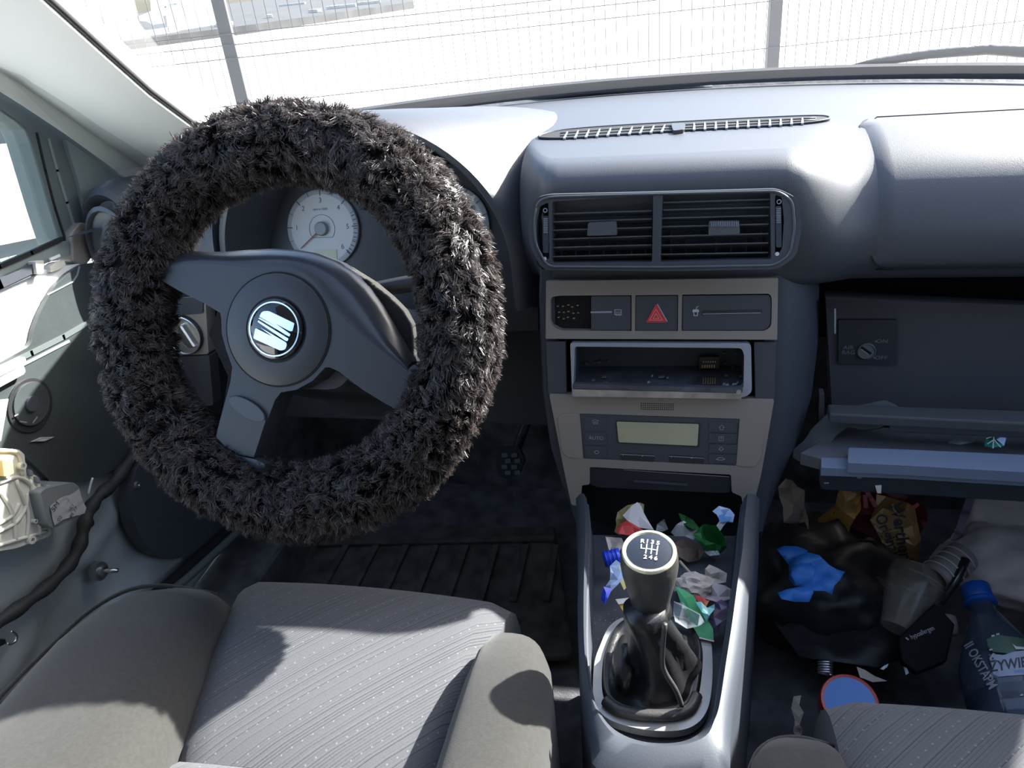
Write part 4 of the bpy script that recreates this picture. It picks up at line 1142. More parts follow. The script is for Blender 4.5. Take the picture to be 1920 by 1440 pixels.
# gear lever
def c8(pts): return [(1060 + x / 3, 940 + y / 3) for x, y in pts]
gl_ = thing('gear_lever', 'leather gear lever with six speed diagram and black gaiter', 'gear lever', (0, .45, .345))
PG = PZ(.351)
ro = [(380, 645), (300, 662), (240, 712), (195, 810), (165, 900), (154, 1040), (165, 1130), (220, 1210), (330, 1258), (480, 1288), (640, 1288), (740, 1250), (800, 1170), (825, 1040), (828, 880), (815, 760), (775, 695), (690, 655), (560, 640)]
ri = [(390, 660), (330, 675), (280, 715), (240, 800), (212, 900), (206, 1050), (232, 1140), (290, 1185), (370, 1208), (480, 1224), (630, 1218), (712, 1182), (748, 1100), (768, 960), (772, 850), (755, 770), (720, 705), (660, 672), (560, 655)]
ro = [tuple(p.to_2d()) for p in spline([Vector((*p, 0)) for p in c8(ro)], 4, True)]; ri = [tuple(p.to_2d()) for p in spline([Vector((*p, 0)) for p in c8(ri)], 4, True)]
plate('gaiter_ring', PG, ro, .008, M['silverring'], gl_, off=.002, holes=[ri], bev=.0015)
base = [PG.at(*p) for p in ri]
KA = Vector((0, -.16, .985)).normalized()       # lever axis
neck = PY(.452).at(1222, 1142)
nb = len(base); cb = sum(base, Vector()) / nb
rings = [[p + Vector((0, 0, .001)) for p in base]]
def ring_at(c, rx, ry, wav, ph):
    out = []
    for p in base:
        d = p - cb; a = math.atan2(d.y, d.x)
        k = 1 + wav * (.6 * math.sin(4 * a + ph) + .5 * math.sin(7 * a + ph * 2.1))
        out.append(c + Vector((math.cos(a) * rx * k, math.sin(a) * ry * k, 0)))
    return out
rings.append([cb + (p - cb) * .93 + Vector((0, 0, .007)) for p in base])
rings.append([cb + (p - cb) * .86 + Vector((0, 0, .002)) for p in base])
c2_ = cb.lerp(neck, .25); 
for t_, rx, ry, wv, zz in [(.18, .034, .040, .10, .358), (.30, .027, .030, .16, .372), (.45, .022, .024, .16, .392), (.62, .019, .020, .12, .412), (.80, .0175, .018, .07, .430), (.97, .0165, .0165, .02, .446)]:
    c = cb.lerp(neck, t_); c.z = zz
    c += Vector((.006 * math.sin(t_ * 5), 0, 0))
    rings.append(ring_at(c, rx, ry, wv, t_ * 3.0))
loft('gaiter', rings, M['leatherb'], gl_)
lt = cb + Vector((-.024, .005, .012))
lump('gaiter_fold', cb + Vector((-.022, -.012, .010)), (.011, .026, .022), M['leatherb'], gl_, seed=4, sub=3, amp=.22, smooth=True)
lump('gaiter_fold', cb + Vector((.020, -.004, .008)), (.009, .030, .018), M['leatherb'], gl_, seed=8, sub=3, amp=.22, smooth=True)
tube('gaiter_piping', spline([PZ(.356).at(*p) for p in c8([(225, 1120), (290, 1170), (380, 1195), (480, 1205), (620, 1200), (700, 1165), (740, 1090)])], 5), .005, M['leather'], gl_, n=8)
seam_p = [Vector((p.x, p.y, p.z)) for p in [PY(.432).at(*q) for q in c8([(560, 690), (545, 880), (560, 960), (620, 1060), (655, 1150)])]]
tube('gaiter_seam', spline(seam_p, 5), .0022, M['leather'], gl_, n=6)
kc_ = PY(.455).at(1217, 1037)
KP = Pl(kc_, KA)
kb = lathe('knob', KP, kc_, [(.0, -.078), (.013, -.078), (.0150, -.074), (.0148, -.068), (.0150, -.062), (.0165, -.050), (.0190, -.036), (.0212, -.022), (.0221, -.012), (.0218, -.005), (.0205, .0005), (.0205, .0012), (0, .0015)], M['leather'], gl_, n=44)
lathe('collar', KP, kc_, [(.0155, -.076), (.0172, -.073), (.0168, -.068), (.0152, -.066)], M['leatherb'], kb, n=36)
lathe('chrome_ring', KP, kc_, [(.0205, .0003), (.0206, .0022), (.0198, .0034), (.0180, .0032), (.0170, .0016)], M['cream'], kb, n=44, caps=False)
cap_ = lathe('shift_cap', KP, kc_, [(.0174, .001), (.0168, .0024), (.010, .0034), (.0, .0037)], M['glossblack'], kb, n=44)
def ck(pts): return [(1180 + x / 18, 990 + y / 18) for x, y in pts]
for s_, x, y in (('R', 445, 440), ('1', 610, 450), ('3', 785, 475), ('5', 970, 510), ('2', 540, 975), ('4', 720, 990), ('6', 895, 1025)):
    text('number', s_, KP, *ck([(x, y)])[0], .0036, M['paper'], kb, off=.0041, rot=-.06, bold=.03)
for q in ([(408, 545), (395, 680), (520, 690)], [(595, 540), (550, 850)], [(770, 560), (730, 865)], [(960, 600), (915, 900)], [(575, 690), (935, 745)]):
    stroke('shift_pattern', KP, ck(q), .0008, M['paper'], kb, off=.0041)

# ================================================================== DRIVER'S DOOR (trim card removed)
D0 = -.705
dp = PX(D0); dq = PX(-.69)
door = thing('driver_door', 'stripped driver door with bare metal inner skin and no trim card', 'car door', (D0, .6, .14))
def relief(y, z):
    h = .004 * noise.noise(Vector((y * 9, z * 9, 2)))
    h += .012 * sstep(.02, .0, abs(z - (.30 + .25 * (y - .6))) ) * .5
    h -= .012 * sstep(.07, .05, math.hypot(y - .565, z - .245))           # pressed dish
    h += .005 * sstep(.06, .03, math.hypot(y - .70, z - .19))
    h += .010 * sstep(.20, .14, z - .2 * (y - .4) )                         # lower lip turns in
    return D0 - .004 + h
NY, NZ = 60, 56
V, Fc = [], []
for i in range(NY + 1):
    for j in range(NZ + 1):
        y = .28 + .60 * i / NY; z0 = .125; z = z0 + (.60 - z0) * j / NZ
        V.append(Vector((relief(y, z), y, z)))
for i in range(NY):
    for j in range(NZ):
        k = i * (NZ + 1) + j; Fc.append((k, k + 1, k + NZ + 2, k + NZ + 1))
sk_ = obj('inner_skin', V, Fc, M['metal'], door, smooth=True)
md = sk_.modifiers.new('thick', 'SOLIDIFY'); md.thickness = .012; md.offset = 0
plate('sunlit_upper_panel', dp, [(-60, 575), (0, 543), (70, 508), (150, 494), (165, 500), (160, 640), (62, 660), (0, 692), (-60, 720)], .02, M['paint'], door, off=.004, bev=.001)  # same metal as the skin below, its sunlit white put into the colour
memb = roundpoly([(153, 497), (128, 512), (104, 535), (88, 562), (74, 590), (64, 618), (60, 640), (54, 650), (0, 680), (-60, 708), (-60, 860), (0, 838), (30, 845), (60, 868), (100, 908), (160, 905), (215, 880), (262, 835), (330, 750), (345, 560), (240, 480)], 6)
mb_ = plate('moisture_membrane', dp, memb, .006, M['membrane'], door, off=.012, bev=.002, label='dark membrane over the front half of the door skin')
stroke('swage_line', dp, [(0, 690), (60, 662), (120, 632), (175, 600)], .006, M['seal'], mb_, off=.0135, th=.002)
stroke('swage_line', dp, [(0, 706), (60, 676), (130, 640)], .003, M['radio'], mb_, off=.0135, th=.002)
stroke('mould_edge', dp, [(150, 500), (146, 516), (138, 528), (92, 552)], .0012, M['radio'], mb_, off=.0135, th=.002)
for q in ([(-30, 708), (48, 668), (51, 676), (46, 684), (-30, 722)], [(-30, 728), (46, 685), (50, 696), (45, 703), (-30, 744)]):
    plate('clip_rail', dp, q, .010, M['paint'], door, off=.022, bev=.002)  # rails coloured pale to carry their white highlights
spk = plate('loudspeaker', dp, circ(57, 760, 41, 52, 44, rot=.25), .012, M['black'], door, off=.014, bev=.003)
plate('speaker_cone', dp, circ(60, 757, 33, 42, 40, rot=.25), .006, M['membrane'], spk, off=.0160, bev=.002)
plate('speaker_dome', dp, circ(62, 757, 11, 15, 30, rot=.25), .006, M['dark'], spk, off=.019, bev=.002)
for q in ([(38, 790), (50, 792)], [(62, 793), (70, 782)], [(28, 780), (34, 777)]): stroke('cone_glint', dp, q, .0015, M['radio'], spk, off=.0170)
plate('white_flap', dp, [(-20, 752), (16, 748), (2, 826), (-20, 840)], .002, M['whiteplastic'], door, off=.022, bev=0)
lb = plate('paper_label', dp, [(58, 828), (76, 820), (102, 819), (84, 828)], .001, M['sticker'], door, off=.014, bev=0)
stroke('label_border', dp, [(65, 827), (78, 822), (95, 821), (83, 827)], .0006, M['printdim'], lb, off=.0145, closed=True)
# window regulator carrier and its motor
rg = plate('window_regulator', dq, roundpoly([(-50, 846), (0, 840), (36, 843), (46, 852), (49, 886), (70, 893), (78, 915), (84, 925), (88, 962), (97, 1000), (92, 1006), (60, 1018), (30, 1028), (0, 1033), (-50, 1040)], 3), .024, M['whiteplastic'], door, off=.018, bev=.002, label='yellowed white plastic window regulator carrier')
for q in ([(0, 845), (34, 850), (42, 892)], [(0, 905), (40, 896), (78, 930)], [(-10, 1000), (30, 980), (48, 950), (50, 925)], [(-10, 985), (22, 968), (36, 944)], [(0, 1022), (40, 1010), (88, 996)], [(50, 1010), (52, 960), (30, 900)], [(30, 1016), (22, 960), (0, 920)], [(75, 1004), (70, 960), (56, 900)]):
    P_ = [dq.at(*p, .019) for p in q]
    tube('rib', spline(P_, 5), .0022, M['whiteplastic'], rg, n=6)
for (x, y, r) in ((28, 1010, 9), (10, 872, 8), (34, 975, 5), (60, 912, 5)):
    c_ = dq.at(x, y); k = r * .72 / F
    lathe('boss', dq, c_, [(k, .018), (k, .024), (k * .55, .024), (k * .55, .012), (0, .012)], M['whiteplastic'], rg, n=18)
plate('foam_block', dq, roundpoly([(4, 862), (24, 866), (26, 888), (8, 894)], 3), .012, mat('yellowed foam', (.55, .40, .14), .7), rg, off=.026, bev=.002)
for (x, y) in ((55, 880), (68, 893), (82, 908)): plate('clip', dq, [(x, y), (x + 7, y + 2), (x + 8, y + 14), (x + 1, y + 12)], .010, M['motor'], rg, off=.022, bev=.001)
mt = plate('window_motor', dq, roundpoly([(76, 924), (86, 916), (138, 904), (148, 912), (160, 950), (158, 962), (100, 992), (90, 984)], 4), .045, M['motor'], door, off=.034, bev=.005)
sk2 = sheet('silver_sticker', dq, [(93, 949), (112, 934), (138, 924), (148, 916), (152, 930), (161, 952), (158, 962), (140, 968), (118, 974), (102, 985), (98, 972)], M['sticker'], mt, amp=.0005, seed=3, cell=.006, th=.0003, off=.0352, fold=90)
for s_, x, y, h in (('5M', 104, 950, .0065), ('---', 127, 940, .004), ('2.1', 135, 950, .004), ('48 17', 138, 961, .0045), ('02', 112, 972, .0045)):
    text('lettering', s_, dq, x, y, h, M['ink'], mt, off=.0372, rot=.33)
tube('wire', spline([dq.at(*p, .02) for p in [(166, 926), (170, 908), (174, 896)]], 4), .0015, M['sticker'], door, n=6)
lm = [(262, 842), (238, 872), (214, 905), (186, 930), (168, 956), (158, 985), (150, 1020), (132, 1055), (98, 1092), (52, 1128), (0, 1165), (-60, 1205)]
tube('wiring_loom', spline([dq.at(*p, .010) for p in lm], 5), [.0078 + .0012 * math.sin(i * 1.1) for i in range(56)], M['loom'], door, n=10, label='black taped wiring loom')
tube('pull_hook', spline([dq.at(*p, .022) for p in [(13, 1207), (21, 1207), (29, 1201), (31, 1193), (27, 1187), (20, 1184)]], 5), .0014, M['satin'], door, n=8, label='bright bent wire hook')
plate('hook_clip', dq, [(-10, 1200), (11, 1198), (13, 1206), (-10, 1218)], .008, M['rubber'], door, off=.024, bev=.001)
for (x, y, r0) in ((189, 1071, .012), (178, 1189, .009)):
    c_ = dp.at(x, y, .012)
    w_ = lathe('bolt', dp, c_, [(r0, -.008), (r0, .001), (r0 * .6, .0015), (r0 * .58, .006), (0, .007)], M['steel'], door, n=18)
    tube('stud', [c_, c_ + Vector((.020, .006, -.002))], .0028, M['satin'], w_, n=8)
for (x, y) in ((170, 981), (180, 1065)):
    lathe('skin_hole', dp, dp.at(x, y, .004), [(.0055, 0), (.005, .0012), (0, .0012)], M['pit'], door, n=16)
kd = plate('door_pocket_speaker', dp, roundpoly([(258, 872), (248, 905), (246, 940), (252, 980), (266, 1012), (288, 1038), (318, 1048), (350, 1044), (380, 1032), (440, 1000), (440, 850), (300, 835)], 10), .02, M['dark'], door, off=.034, bev=.004, label='black round speaker housing low in the door')
lathe('screw', dp, dp.at(256, 909, .034), [(.005, 0), (.0045, .003), (.002, .0034), (0, .002)], M['steel'], kd, n=16)
for (x, y) in ((254, 860), (276, 884)): lump('white_chip', dp.at(x, y, .024), (.003, .006, .004), M['paper'], kd, seed=x, sub=1)
# lower seal and sill
sl = [(-60, 1508), (0, 1436), (60, 1362), (130, 1278), (200, 1194), (260, 1140), (330, 1084), (392, 1028), (450, 975), (520, 910)]
tube('door_seal', spline([PX(-.664).at(*p) for p in sl], 4), .009, M['rubber'], door, n=10)
tube('door_seal', spline([PX(-.650).at(p[0] + 14, p[1] + 6) for p in sl], 4), .006, M['seal'], door, n=8)
# window frame, sail panel, sill mouldings
fq = PX(-.710)
wf = plate('window_frame', fq, [(-80, 108), (0, 166), (60, 206), (120, 247), (190, 297), (268, 356), (262, 384), (218, 398), (188, 424), (170, 470), (132, 490), (112, 448), (96, 398), (76, 330), (58, 268), (48, 243), (28, 226), (0, 207), (-80, 150)], .035, M['seal'], door, bev=.002)
stroke('post_ridge', fq, [(92, 262), (108, 320), (126, 380), (148, 450)], .004, M['sail'], wf, off=.001, th=.002)
stroke('post_ridge', fq, [(70, 250), (86, 320), (104, 390), (124, 452)], .003, M['rubber'], wf, off=.001, th=.002)
plate('sail_panel', fq, roundpoly([(124, 262), (165, 290), (215, 325), (258, 362), (222, 384), (190, 402), (172, 428), (160, 390), (146, 336), (130, 284)], 3), .006, M['sail'], door, off=.006, bev=.002)
lathe('sail_pin', fq, fq.at(206, 341, .006), [(.0025, 0), (.002, .0012), (0, .0014)], M['metal'], door, n=12)
plate('window_seal', fq, [(-80, 548), (0, 503), (60, 477), (118, 452), (150, 452), (155, 470), (120, 482), (60, 503), (0, 528), (-80, 572)], .02, M['sail'], door, off=.006, bev=.003)
stroke('seal_lip', fq, [(-60, 532), (0, 500), (60, 474), (118, 448)], .005, M['rubber'], door, off=.010, th=.004)
plate('sill_channel', fq, roundpoly([(-60, 555), (0, 525), (68, 492), (78, 495), (80, 506), (70, 514), (0, 545), (-60, 578)], 2), .014, M['housing'], door, off=.014, bev=.002)
stroke('channel_slot', fq, [(-40, 553), (0, 533), (64, 503)], .010, M['dark'], door, off=.0155, th=.002)
plate('sill_clip', fq, roundpoly([(66, 490), (82, 488), (82, 512), (70, 514)], 2), .010, M['whiteplastic'], door, off=.020, bev=.001)
plate('sill_clip', fq, roundpoly([(94, 500), (104, 492), (120, 489), (124, 496), (112, 505), (96, 510)], 2), .010, M['whiteplastic'], door, off=.014, bev=.001)
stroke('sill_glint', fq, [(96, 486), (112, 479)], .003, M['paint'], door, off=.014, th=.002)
gp = [PX(-.725).at(*p) for p in [(-120, 130), (0, 200), (50, 238), (135, 470), (0, 512), (-120, 575)]]
obj('window_2', gp + [p + Vector((-.004, 0, 0)) for p in gp], [(0, 1, 2, 3, 4, 5), (6, 7, 8, 9, 10, 11)] + [(i, (i + 1) % 6, 6 + (i + 1) % 6, 6 + i) for i in range(6)], M['sideglass'], structure=True)
ep = [PX(-.700).at(*p) for p in [(135, 436), (150, 418), (185, 416), (175, 480), (160, 500), (135, 490)]]
plate3('sill_end_cap', ep, Vector((-.02, 0, 0)), M['trim'], door, bev=.002)
box('trim_4', (-.655, .30, .06), (.10, 1.5, .12), M['carpet'], bev=.01, structure=True)

# exterior mirror beyond the side window
MQ = Pl((-.85, .80, .75), (.22, -1, .02))
mr = thing('door_mirror', 'grey door mirror outside the driver side window', 'mirror', MQ.at(30, 470))
plate('housing', MQ, roundpoly([(-140, 252), (0, 244), (40, 244), (54, 256), (72, 322), (98, 412), (106, 440), (96, 456), (40, 476), (-140, 520)], 6), .07, M['housing'], mr, bev=.008)
plate('mirror_glass', MQ, roundpoly([(-130, 276), (0, 270), (44, 266), (56, 276), (76, 330), (98, 412), (100, 432), (70, 446), (-130, 486)], 5), .004, M['mirror'], mr, off=.003, bev=.001)
plate('mirror_neck', MQ, [(70, 400), (130, 420), (130, 470), (60, 462)], .04, M['sail'], mr, off=-.02, bev=.004)

# silver car parked alongside, seen over and under the mirror
# ================================================================== GLOVEBOX
gb = thing('glovebox', 'open dark glovebox with its lid folded down', 'glovebox', (.30, .80, .36))
bw = PY(.872)
b4 = [bw.at(1545, 545), bw.at(2350, 585), bw.at(2350, 815), bw.at(1555, 775)]
fr4 = [PY(.800).at(1548, 560), PY(.800).at(2450, 590), PY(.800).at(2450, 850), PY(.800).at(1560, 768)]
obj('bin_back', b4, [(0, 1, 2, 3)], M['glovein'], gb)
obj('bin_wall', [fr4[0], b4[0], b4[3], fr4[3]], [(0, 1, 2, 3)], M['glovein'], gb)
obj('bin_wall', [fr4[1], b4[1], b4[2], fr4[2]], [(0, 1, 2, 3)], M['glovein'], gb)
obj('bin_roof', [fr4[0], fr4[1], b4[1], b4[0]], [(0, 1, 2, 3)], M['glovein'], gb)
obj('bin_floor', [fr4[3], fr4[2], b4[2], b4[3]], [(0, 1, 2, 3)], M['glovein'], gb)
stroke('wall_edge', PY(.80), [(1566, 580), (1566, 625)], .0015, M['radio'], gb, th=.002)
# airbag switch plate
ab = plate('switch_plate', bw, roundpoly([(1572, 600), (1682, 600), (1682, 684), (1572, 682)], 3), .004, M['dark'], gb, off=.004, bev=.001)
kc2 = bw.at(1624, 657, .004)
ks = lathe('key_switch', bw, kc2, [(.0102, 0), (.0102, .003), (.0092, .0040), (.0085, .0024), (0, .0022)], M['motor'], ab, n=32)
stroke('key_slot', bw, [(1616, 652), (1632, 663)], .0030, M['pit'], ks, off=.0070)
stroke('slot_edge', bw, [(1615, 655), (1629, 665)], .0008, M['print'], ks, off=.0074)
for s_, x, y, h in (('AIR', 1591, 652, .0048), ('BAG', 1591, 661, .0048), ('ON', 1654, 640, .0050), ('OFF', 1652, 671, .0050)):
    text('lettering', s_, bw, x, y, h, M['printdim'], ab, off=.0046, sq=1.1)
for (x, y) in ((1642, 640), (1639, 671)):
    plate('position_dot', bw, circ(x, y, 1.6, n=10), .0004, M['printdim'], ab, off=.0046, bev=0)
# ledge and lid
lg = [PZ(.452).at(*p) for p in [(1552, 757), (2300, 782), (2300, 812), (1556, 776)]]
plate3('lower_ledge', lg, Vector((0, 0, -.012)), M['strap'], gb, bev=.002)
lg = [PZ(.440).at(*p) for p in [(1672, 776), (2300, 800), (2300, 822), (1668, 794)]]
plate3('hinge_rail', lg, Vector((0, 0, -.012)), M['dark'], gb, bev=.003)
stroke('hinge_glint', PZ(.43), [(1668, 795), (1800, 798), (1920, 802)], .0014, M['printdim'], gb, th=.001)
lid = plate('lid_inner', PZ(.408), roundpoly([(1592, 800), (2300, 820), (2300, 880), (1560, 866), (1500, 850)], 4), .014, M['glovein'], gb, bev=.002)
rimp = plate('lid_rim', PZ(.418), roundpoly([(1591, 839), (1700, 843), (2350, 872), (2350, 910), (1700, 873), (1590, 868)], 4), .012, M['skylit_lid'], gb, bev=.003)
plate('lid_edge', PZ(.409), roundpoly([(1540, 858), (1588, 859), (1590, 870), (1700, 875), (2350, 912), (2350, 921), (1700, 883), (1540, 877)], 2), .010, M['skylit_lid'], gb, bev=.002)
ff = [PZ(.404).at(*p) for p in [(1540, 878), (2350, 922)]]
fv = [ff[0], ff[1], ff[1] + Vector((0, .010, -.036)), ff[0] + Vector((.004, .010, -.036))]
plate3('lid_front', fv, Vector((0, .02, 0)), M['dark'], gb, bev=.003)
for (x, y) in ((1607, 895), (1545, 905)): plate('scratch', PY(ff[0].y - .001), [(x, y), (x + 9, y), (x + 9, y + 2), (x, y + 2)], .0005, M['printdim'], gb, bev=0)
tg = PY(ff[0].y + .004)
plate('paper_tag', tg, [(1641, 911), (1653, 910), (1652, 925), (1645, 925)], .001, M['tagwhite'], gb, bev=0, label='small white tag hanging under the lid')
HA = Pl((.185, .77, .42), (-.25, -.75, .6))
arm = plate('hinge_arm', HA, roundpoly([(1560, 768), (1600, 762), (1660, 750), (1686, 762), (1676, 786), (1650, 802), (1622, 806), (1590, 800), (1566, 818), (1556, 834), (1538, 846), (1520, 862), (1500, 866), (1486, 858), (1488, 842), (1508, 826), (1522, 804), (1534, 792)], 5), .010, M['strap'], gb, bev=.002)
stroke('arm_edge', HA, [(1626, 784), (1616, 792), (1604, 797)], .0010, M['dark'], arm, off=.0006)
plate('hinge_post', PY(.79), [(1536, 738), (1546, 738), (1546, 800), (1534, 800)], .012, M['strap'], gb, bev=.001)

# ================================================================== FOOTWELLS
mt_ = thing('floor_mat', 'black ribbed rubber mat on the driver side floor', 'floor mat', (-.36, .95, .02))
q = [PZ(.03).at(*p) for p in [(420, 1000), (1040, 985), (1075, 1230), (330, 1230)]]
plate3('mat_sheet', q, Vector((0, 0, -.012)), M['matrub'], mt_, bev=.004)
for k in range(9):
    a, b = PZ(.030).at(650 + 56 * k, 1025), PZ(.030).at(590 + 62 * k, 1130)
    s_ = Vector((.006, 0, 0))
    plate3('rib', [a - s_, a + s_, b + s_, b - s_], Vector((0, 0, .006)), M['matrub'], mt_, bev=.0015)
a, b = PZ(.031).at(600, 1022), PZ(.031).at(1040, 1012); s_ = Vector((0, .006, 0))
plate3('rib', [a - s_, a + s_, b + s_, b - s_], Vector((0, 0, .006)), M['matrub'], mt_, bev=.0015)
pq = tiltY(1.10, .16, 30)
pd = thing('accelerator_pedal', 'black ribbed accelerator pedal in the dark driver footwell', 'pedal', pq.at(955, 890))
pp = plate('pedal_pad', pq, roundpoly([(934, 838), (972, 836), (984, 862), (972, 892), (950, 899), (934, 892), (929, 866)], 7), .012, M['rubber'], pd, bev=.003)
for k in range(4):
    for j in range(2):
        x, y = 940 + j * 18 + (k % 2) * 6, 850 + k * 11
        plate('pad_stud', pq, roundpoly([(x, y), (x + 11, y - 1), (x + 12, y + 7), (x + 1, y + 8)], 2), .003, M['dark'], pp, off=.003, bev=.001)
tube('pedal_lever', [pq.at(965, 850, -.01), pq.at(985, 800, -.05), pq.at(1000, 740, -.08)], .009, M['black'], pd)

# ================================================================== LITTER ON THE CONSOLE TRAY
def TP(x, y, z, nx=0, ny=-.45, nz=.9): return Pl((x, y, z), (nx, ny, nz))
def litter(name, label, cat, group=None):
    t = thing(name, label, cat, (0, .6, .345), group); return t
def settle(t):
    """move the empty to the foot of its parts"""
    bb = [world_of(c) @ v.co for c in t.children for v in c.data.vertices]
    c = sum(bb, Vector()) / len(bb); z = min(v.z for v in bb)
    new = Vector((c.x, c.y, z)); 
    t.location = new
    for ch in t.children: ch.matrix_parent_inverse = Matrix.Translation(-new)
def T1(y, z): return TP(0, y, z)
p = T1(.68, .362)
t = litter('paper_wrapper', 'white and red paper wrapper with an olive back, behind the gear knob', 'wrapper')
sheet('olive_back', p, [(1152, 1000), (1158, 962), (1176, 950), (1200, 944), (1208, 948), (1204, 975), (1180, 1000), (1160, 1006)], M['olive'], t, amp=.004, seed=2, cell=.008)
sheet('white_face', p, [(1168, 968), (1184, 952), (1195, 942), (1202, 950), (1214, 975), (1226, 996), (1200, 990), (1178, 980)], M['paper'], t, amp=.003, seed=3, cell=.008, off=.010)
sheet('red_face', p, [(1155, 992), (1164, 980), (1176, 976), (1196, 988), (1214, 1000), (1190, 1004), (1160, 1002)], M['redwrap'], t, amp=.003, seed=4, cell=.008, off=.013); settle(t)
t = litter('clear_wrapper', 'scrap of clear shiny film behind the gear knob', 'wrapper')
sheet('film', p, [(1232, 984), (1246, 978), (1252, 990), (1240, 1000), (1230, 996)], M['clearbright'], t, amp=.006, seed=5, cell=.006); settle(t)
p = T1(.655, .362)
t = litter('brown_wrapper', 'dull brown wrapper right of the gear knob', 'wrapper')
sheet('wrapper_sheet', p, [(1262, 1022), (1280, 1014), (1305, 1022), (1322, 1036), (1310, 1048), (1290, 1056), (1270, 1046)], M['brownpaper'], t, amp=.006, seed=6, cell=.008); settle(t)
t = litter('green_sweet_wrapper', 'twisted green foil sweet wrapper at the right back of the tray', 'wrapper')
sheet('foil_body', p, [(1300, 1002), (1318, 986), (1342, 994), (1360, 1010), (1363, 1026), (1345, 1038), (1320, 1032), (1306, 1020)], M['greenfoil'], t, amp=.010, seed=7, cell=.007, off=.012)
sheet('clear_twist', p, [(1258, 998), (1280, 978), (1296, 982), (1310, 1000), (1300, 1014), (1284, 1004), (1266, 1004)], M['clearbright'], t, amp=.006, seed=8, cell=.007, off=.008)
sheet('dark_leaf', p, [(1272, 966), (1284, 962), (1300, 974), (1312, 990), (1298, 996), (1280, 982)], M['darkgreen'], t, amp=.005, seed=9, cell=.007, off=.010)
sheet('clear_twist', p, [(1320, 1034), (1346, 1034), (1350, 1042), (1330, 1044)], M['clearbright'], t, amp=.004, seed=10, cell=.006, off=.010); settle(t)
t = litter('blue_sweet_wrapper', 'blue and white fan of a wrapper at the right rear corner of the tray', 'wrapper')
sheet('fan', T1(.70, .39), [(1336, 956), (1348, 950), (1368, 954), (1377, 966), (1374, 980), (1352, 980), (1344, 968)], M['bluewhite'], t, amp=.004, seed=11, cell=.007)
sheet('blue_print', T1(.70, .39), [(1346, 966), (1362, 964), (1372, 970), (1366, 980), (1350, 980)], M['skyblue'], t, amp=.003, seed=12, cell=.006, off=.004)
sheet('twist', T1(.70, .39), [(1350, 976), (1364, 980), (1350, 996), (1336, 998)], M['paper'], t, amp=.004, seed=13, cell=.006); settle(t)
p = T1(.63, .362)
t = litter('tissue_scrap', 'torn grey tissue scrap left of the gear knob', 'tissue')
sheet('tissue', p, [(1135, 1008), (1150, 1006), (1166, 1012), (1172, 1024), (1160, 1040), (1142, 1044), (1140, 1028)], M['tissue'], t, amp=.006, seed=14, cell=.007); settle(t)
p = T1(.60, .365)
t = litter('royal_blue_wrapper', 'rolled royal blue wrapper left of the gear knob', 'wrapper')
a_, b_ = p.at(1132, 1050), p.at(1163, 1042)
tube('roll', [a_, a_.lerp(b_, .3), a_.lerp(b_, .6), b_], [.0075, .0085, .0078, .0085], M['blue'], t, n=9)
for k in range(4):
    c_ = a_.lerp(b_, .15 + .22 * k); d_ = (b_ - a_).normalized()
    tube('crease', [c_ - d_ * .0006, c_ + d_ * .0006], .0090, M['blue'], t, n=9)
settle(t)
p = T1(.585, .37)
t = litter('white_sweet_wrapper', 'white sweet wrapper with a royal blue tip, left of the gear knob', 'wrapper')
sheet('white_body', p, [(1144, 1062), (1156, 1052), (1166, 1060), (1172, 1084), (1158, 1098), (1146, 1108), (1136, 1100), (1144, 1086)], M['bluewhite'], t, amp=.005, seed=15, cell=.006)
sheet('blue_tip', p, [(1132, 1102), (1148, 1104), (1140, 1124), (1134, 1134), (1126, 1122)], M['blue'], t, amp=.004, seed=16, cell=.006, off=.002)
sheet('yellow_edge', p, [(1160, 1064), (1166, 1064), (1176, 1100), (1170, 1106), (1162, 1090)], M['paleyellow'], t, amp=.002, seed=17, cell=.006, off=.002); settle(t)
p = T1(.56, .362)
t = litter('yellow_card', 'yellow card with a white edge, left of the gear lever', 'card')
sheet('yellow_face', p, [(1160, 1132), (1184, 1128), (1184, 1150), (1170, 1150)], M['yellow'], t, amp=.0015, seed=18, cell=.008)
sheet('white_edge', p, [(1154, 1124), (1184, 1120), (1184, 1130), (1160, 1134)], M['paper'], t, amp=.0015, seed=19, cell=.008, off=.001); settle(t)
p = T1(.60, .368)
t = litter('crumpled_tissue', 'small crumpled cream tissue lying right of the gear knob', 'tissue')
lump('tissue_ball', p.at(1302, 1098), (.016, .011, .010), M['tissue'], t, seed=21, sub=3, amp=.5, freq=2.6); settle(t)
t = litter('grey_tissue', 'grey folded tissue near the right wall of the tray', 'tissue')
sheet('tissue', T1(.625, .372), [(1322, 1072), (1330, 1056), (1346, 1064), (1362, 1082), (1360, 1096), (1340, 1098), (1322, 1088)], M['tissue'], t, amp=.008, seed=22, cell=.006); settle(t)
t = litter('paper_sheet', 'pale lilac paper with a red corner, below the grey tissue', 'paper')
sheet('pale_sheet', T1(.585, .364), [(1300, 1100), (1316, 1084), (1340, 1096), (1375, 1108), (1368, 1124), (1346, 1132), (1322, 1122)], mat('lilac paper', (.42, .36, .37), .7), t, amp=.004, seed=23, cell=.008)
sheet('red_corner', T1(.585, .364), [(1302, 1116), (1316, 1120), (1330, 1128), (1322, 1136), (1308, 1128)], M['redwrap'], t, amp=.002, seed=24, cell=.006, off=.003)
sheet('orange_corner', T1(.585, .364), [(1320, 1130), (1330, 1126), (1324, 1138)], mat('orange paper', (.7, .22, .04), .5), t, amp=.001, seed=25, cell=.006, off=.005); settle(t)
p = T1(.555, .366)
t = litter('green_card', 'bright green card leaning beside the gear lever gaiter', 'card')
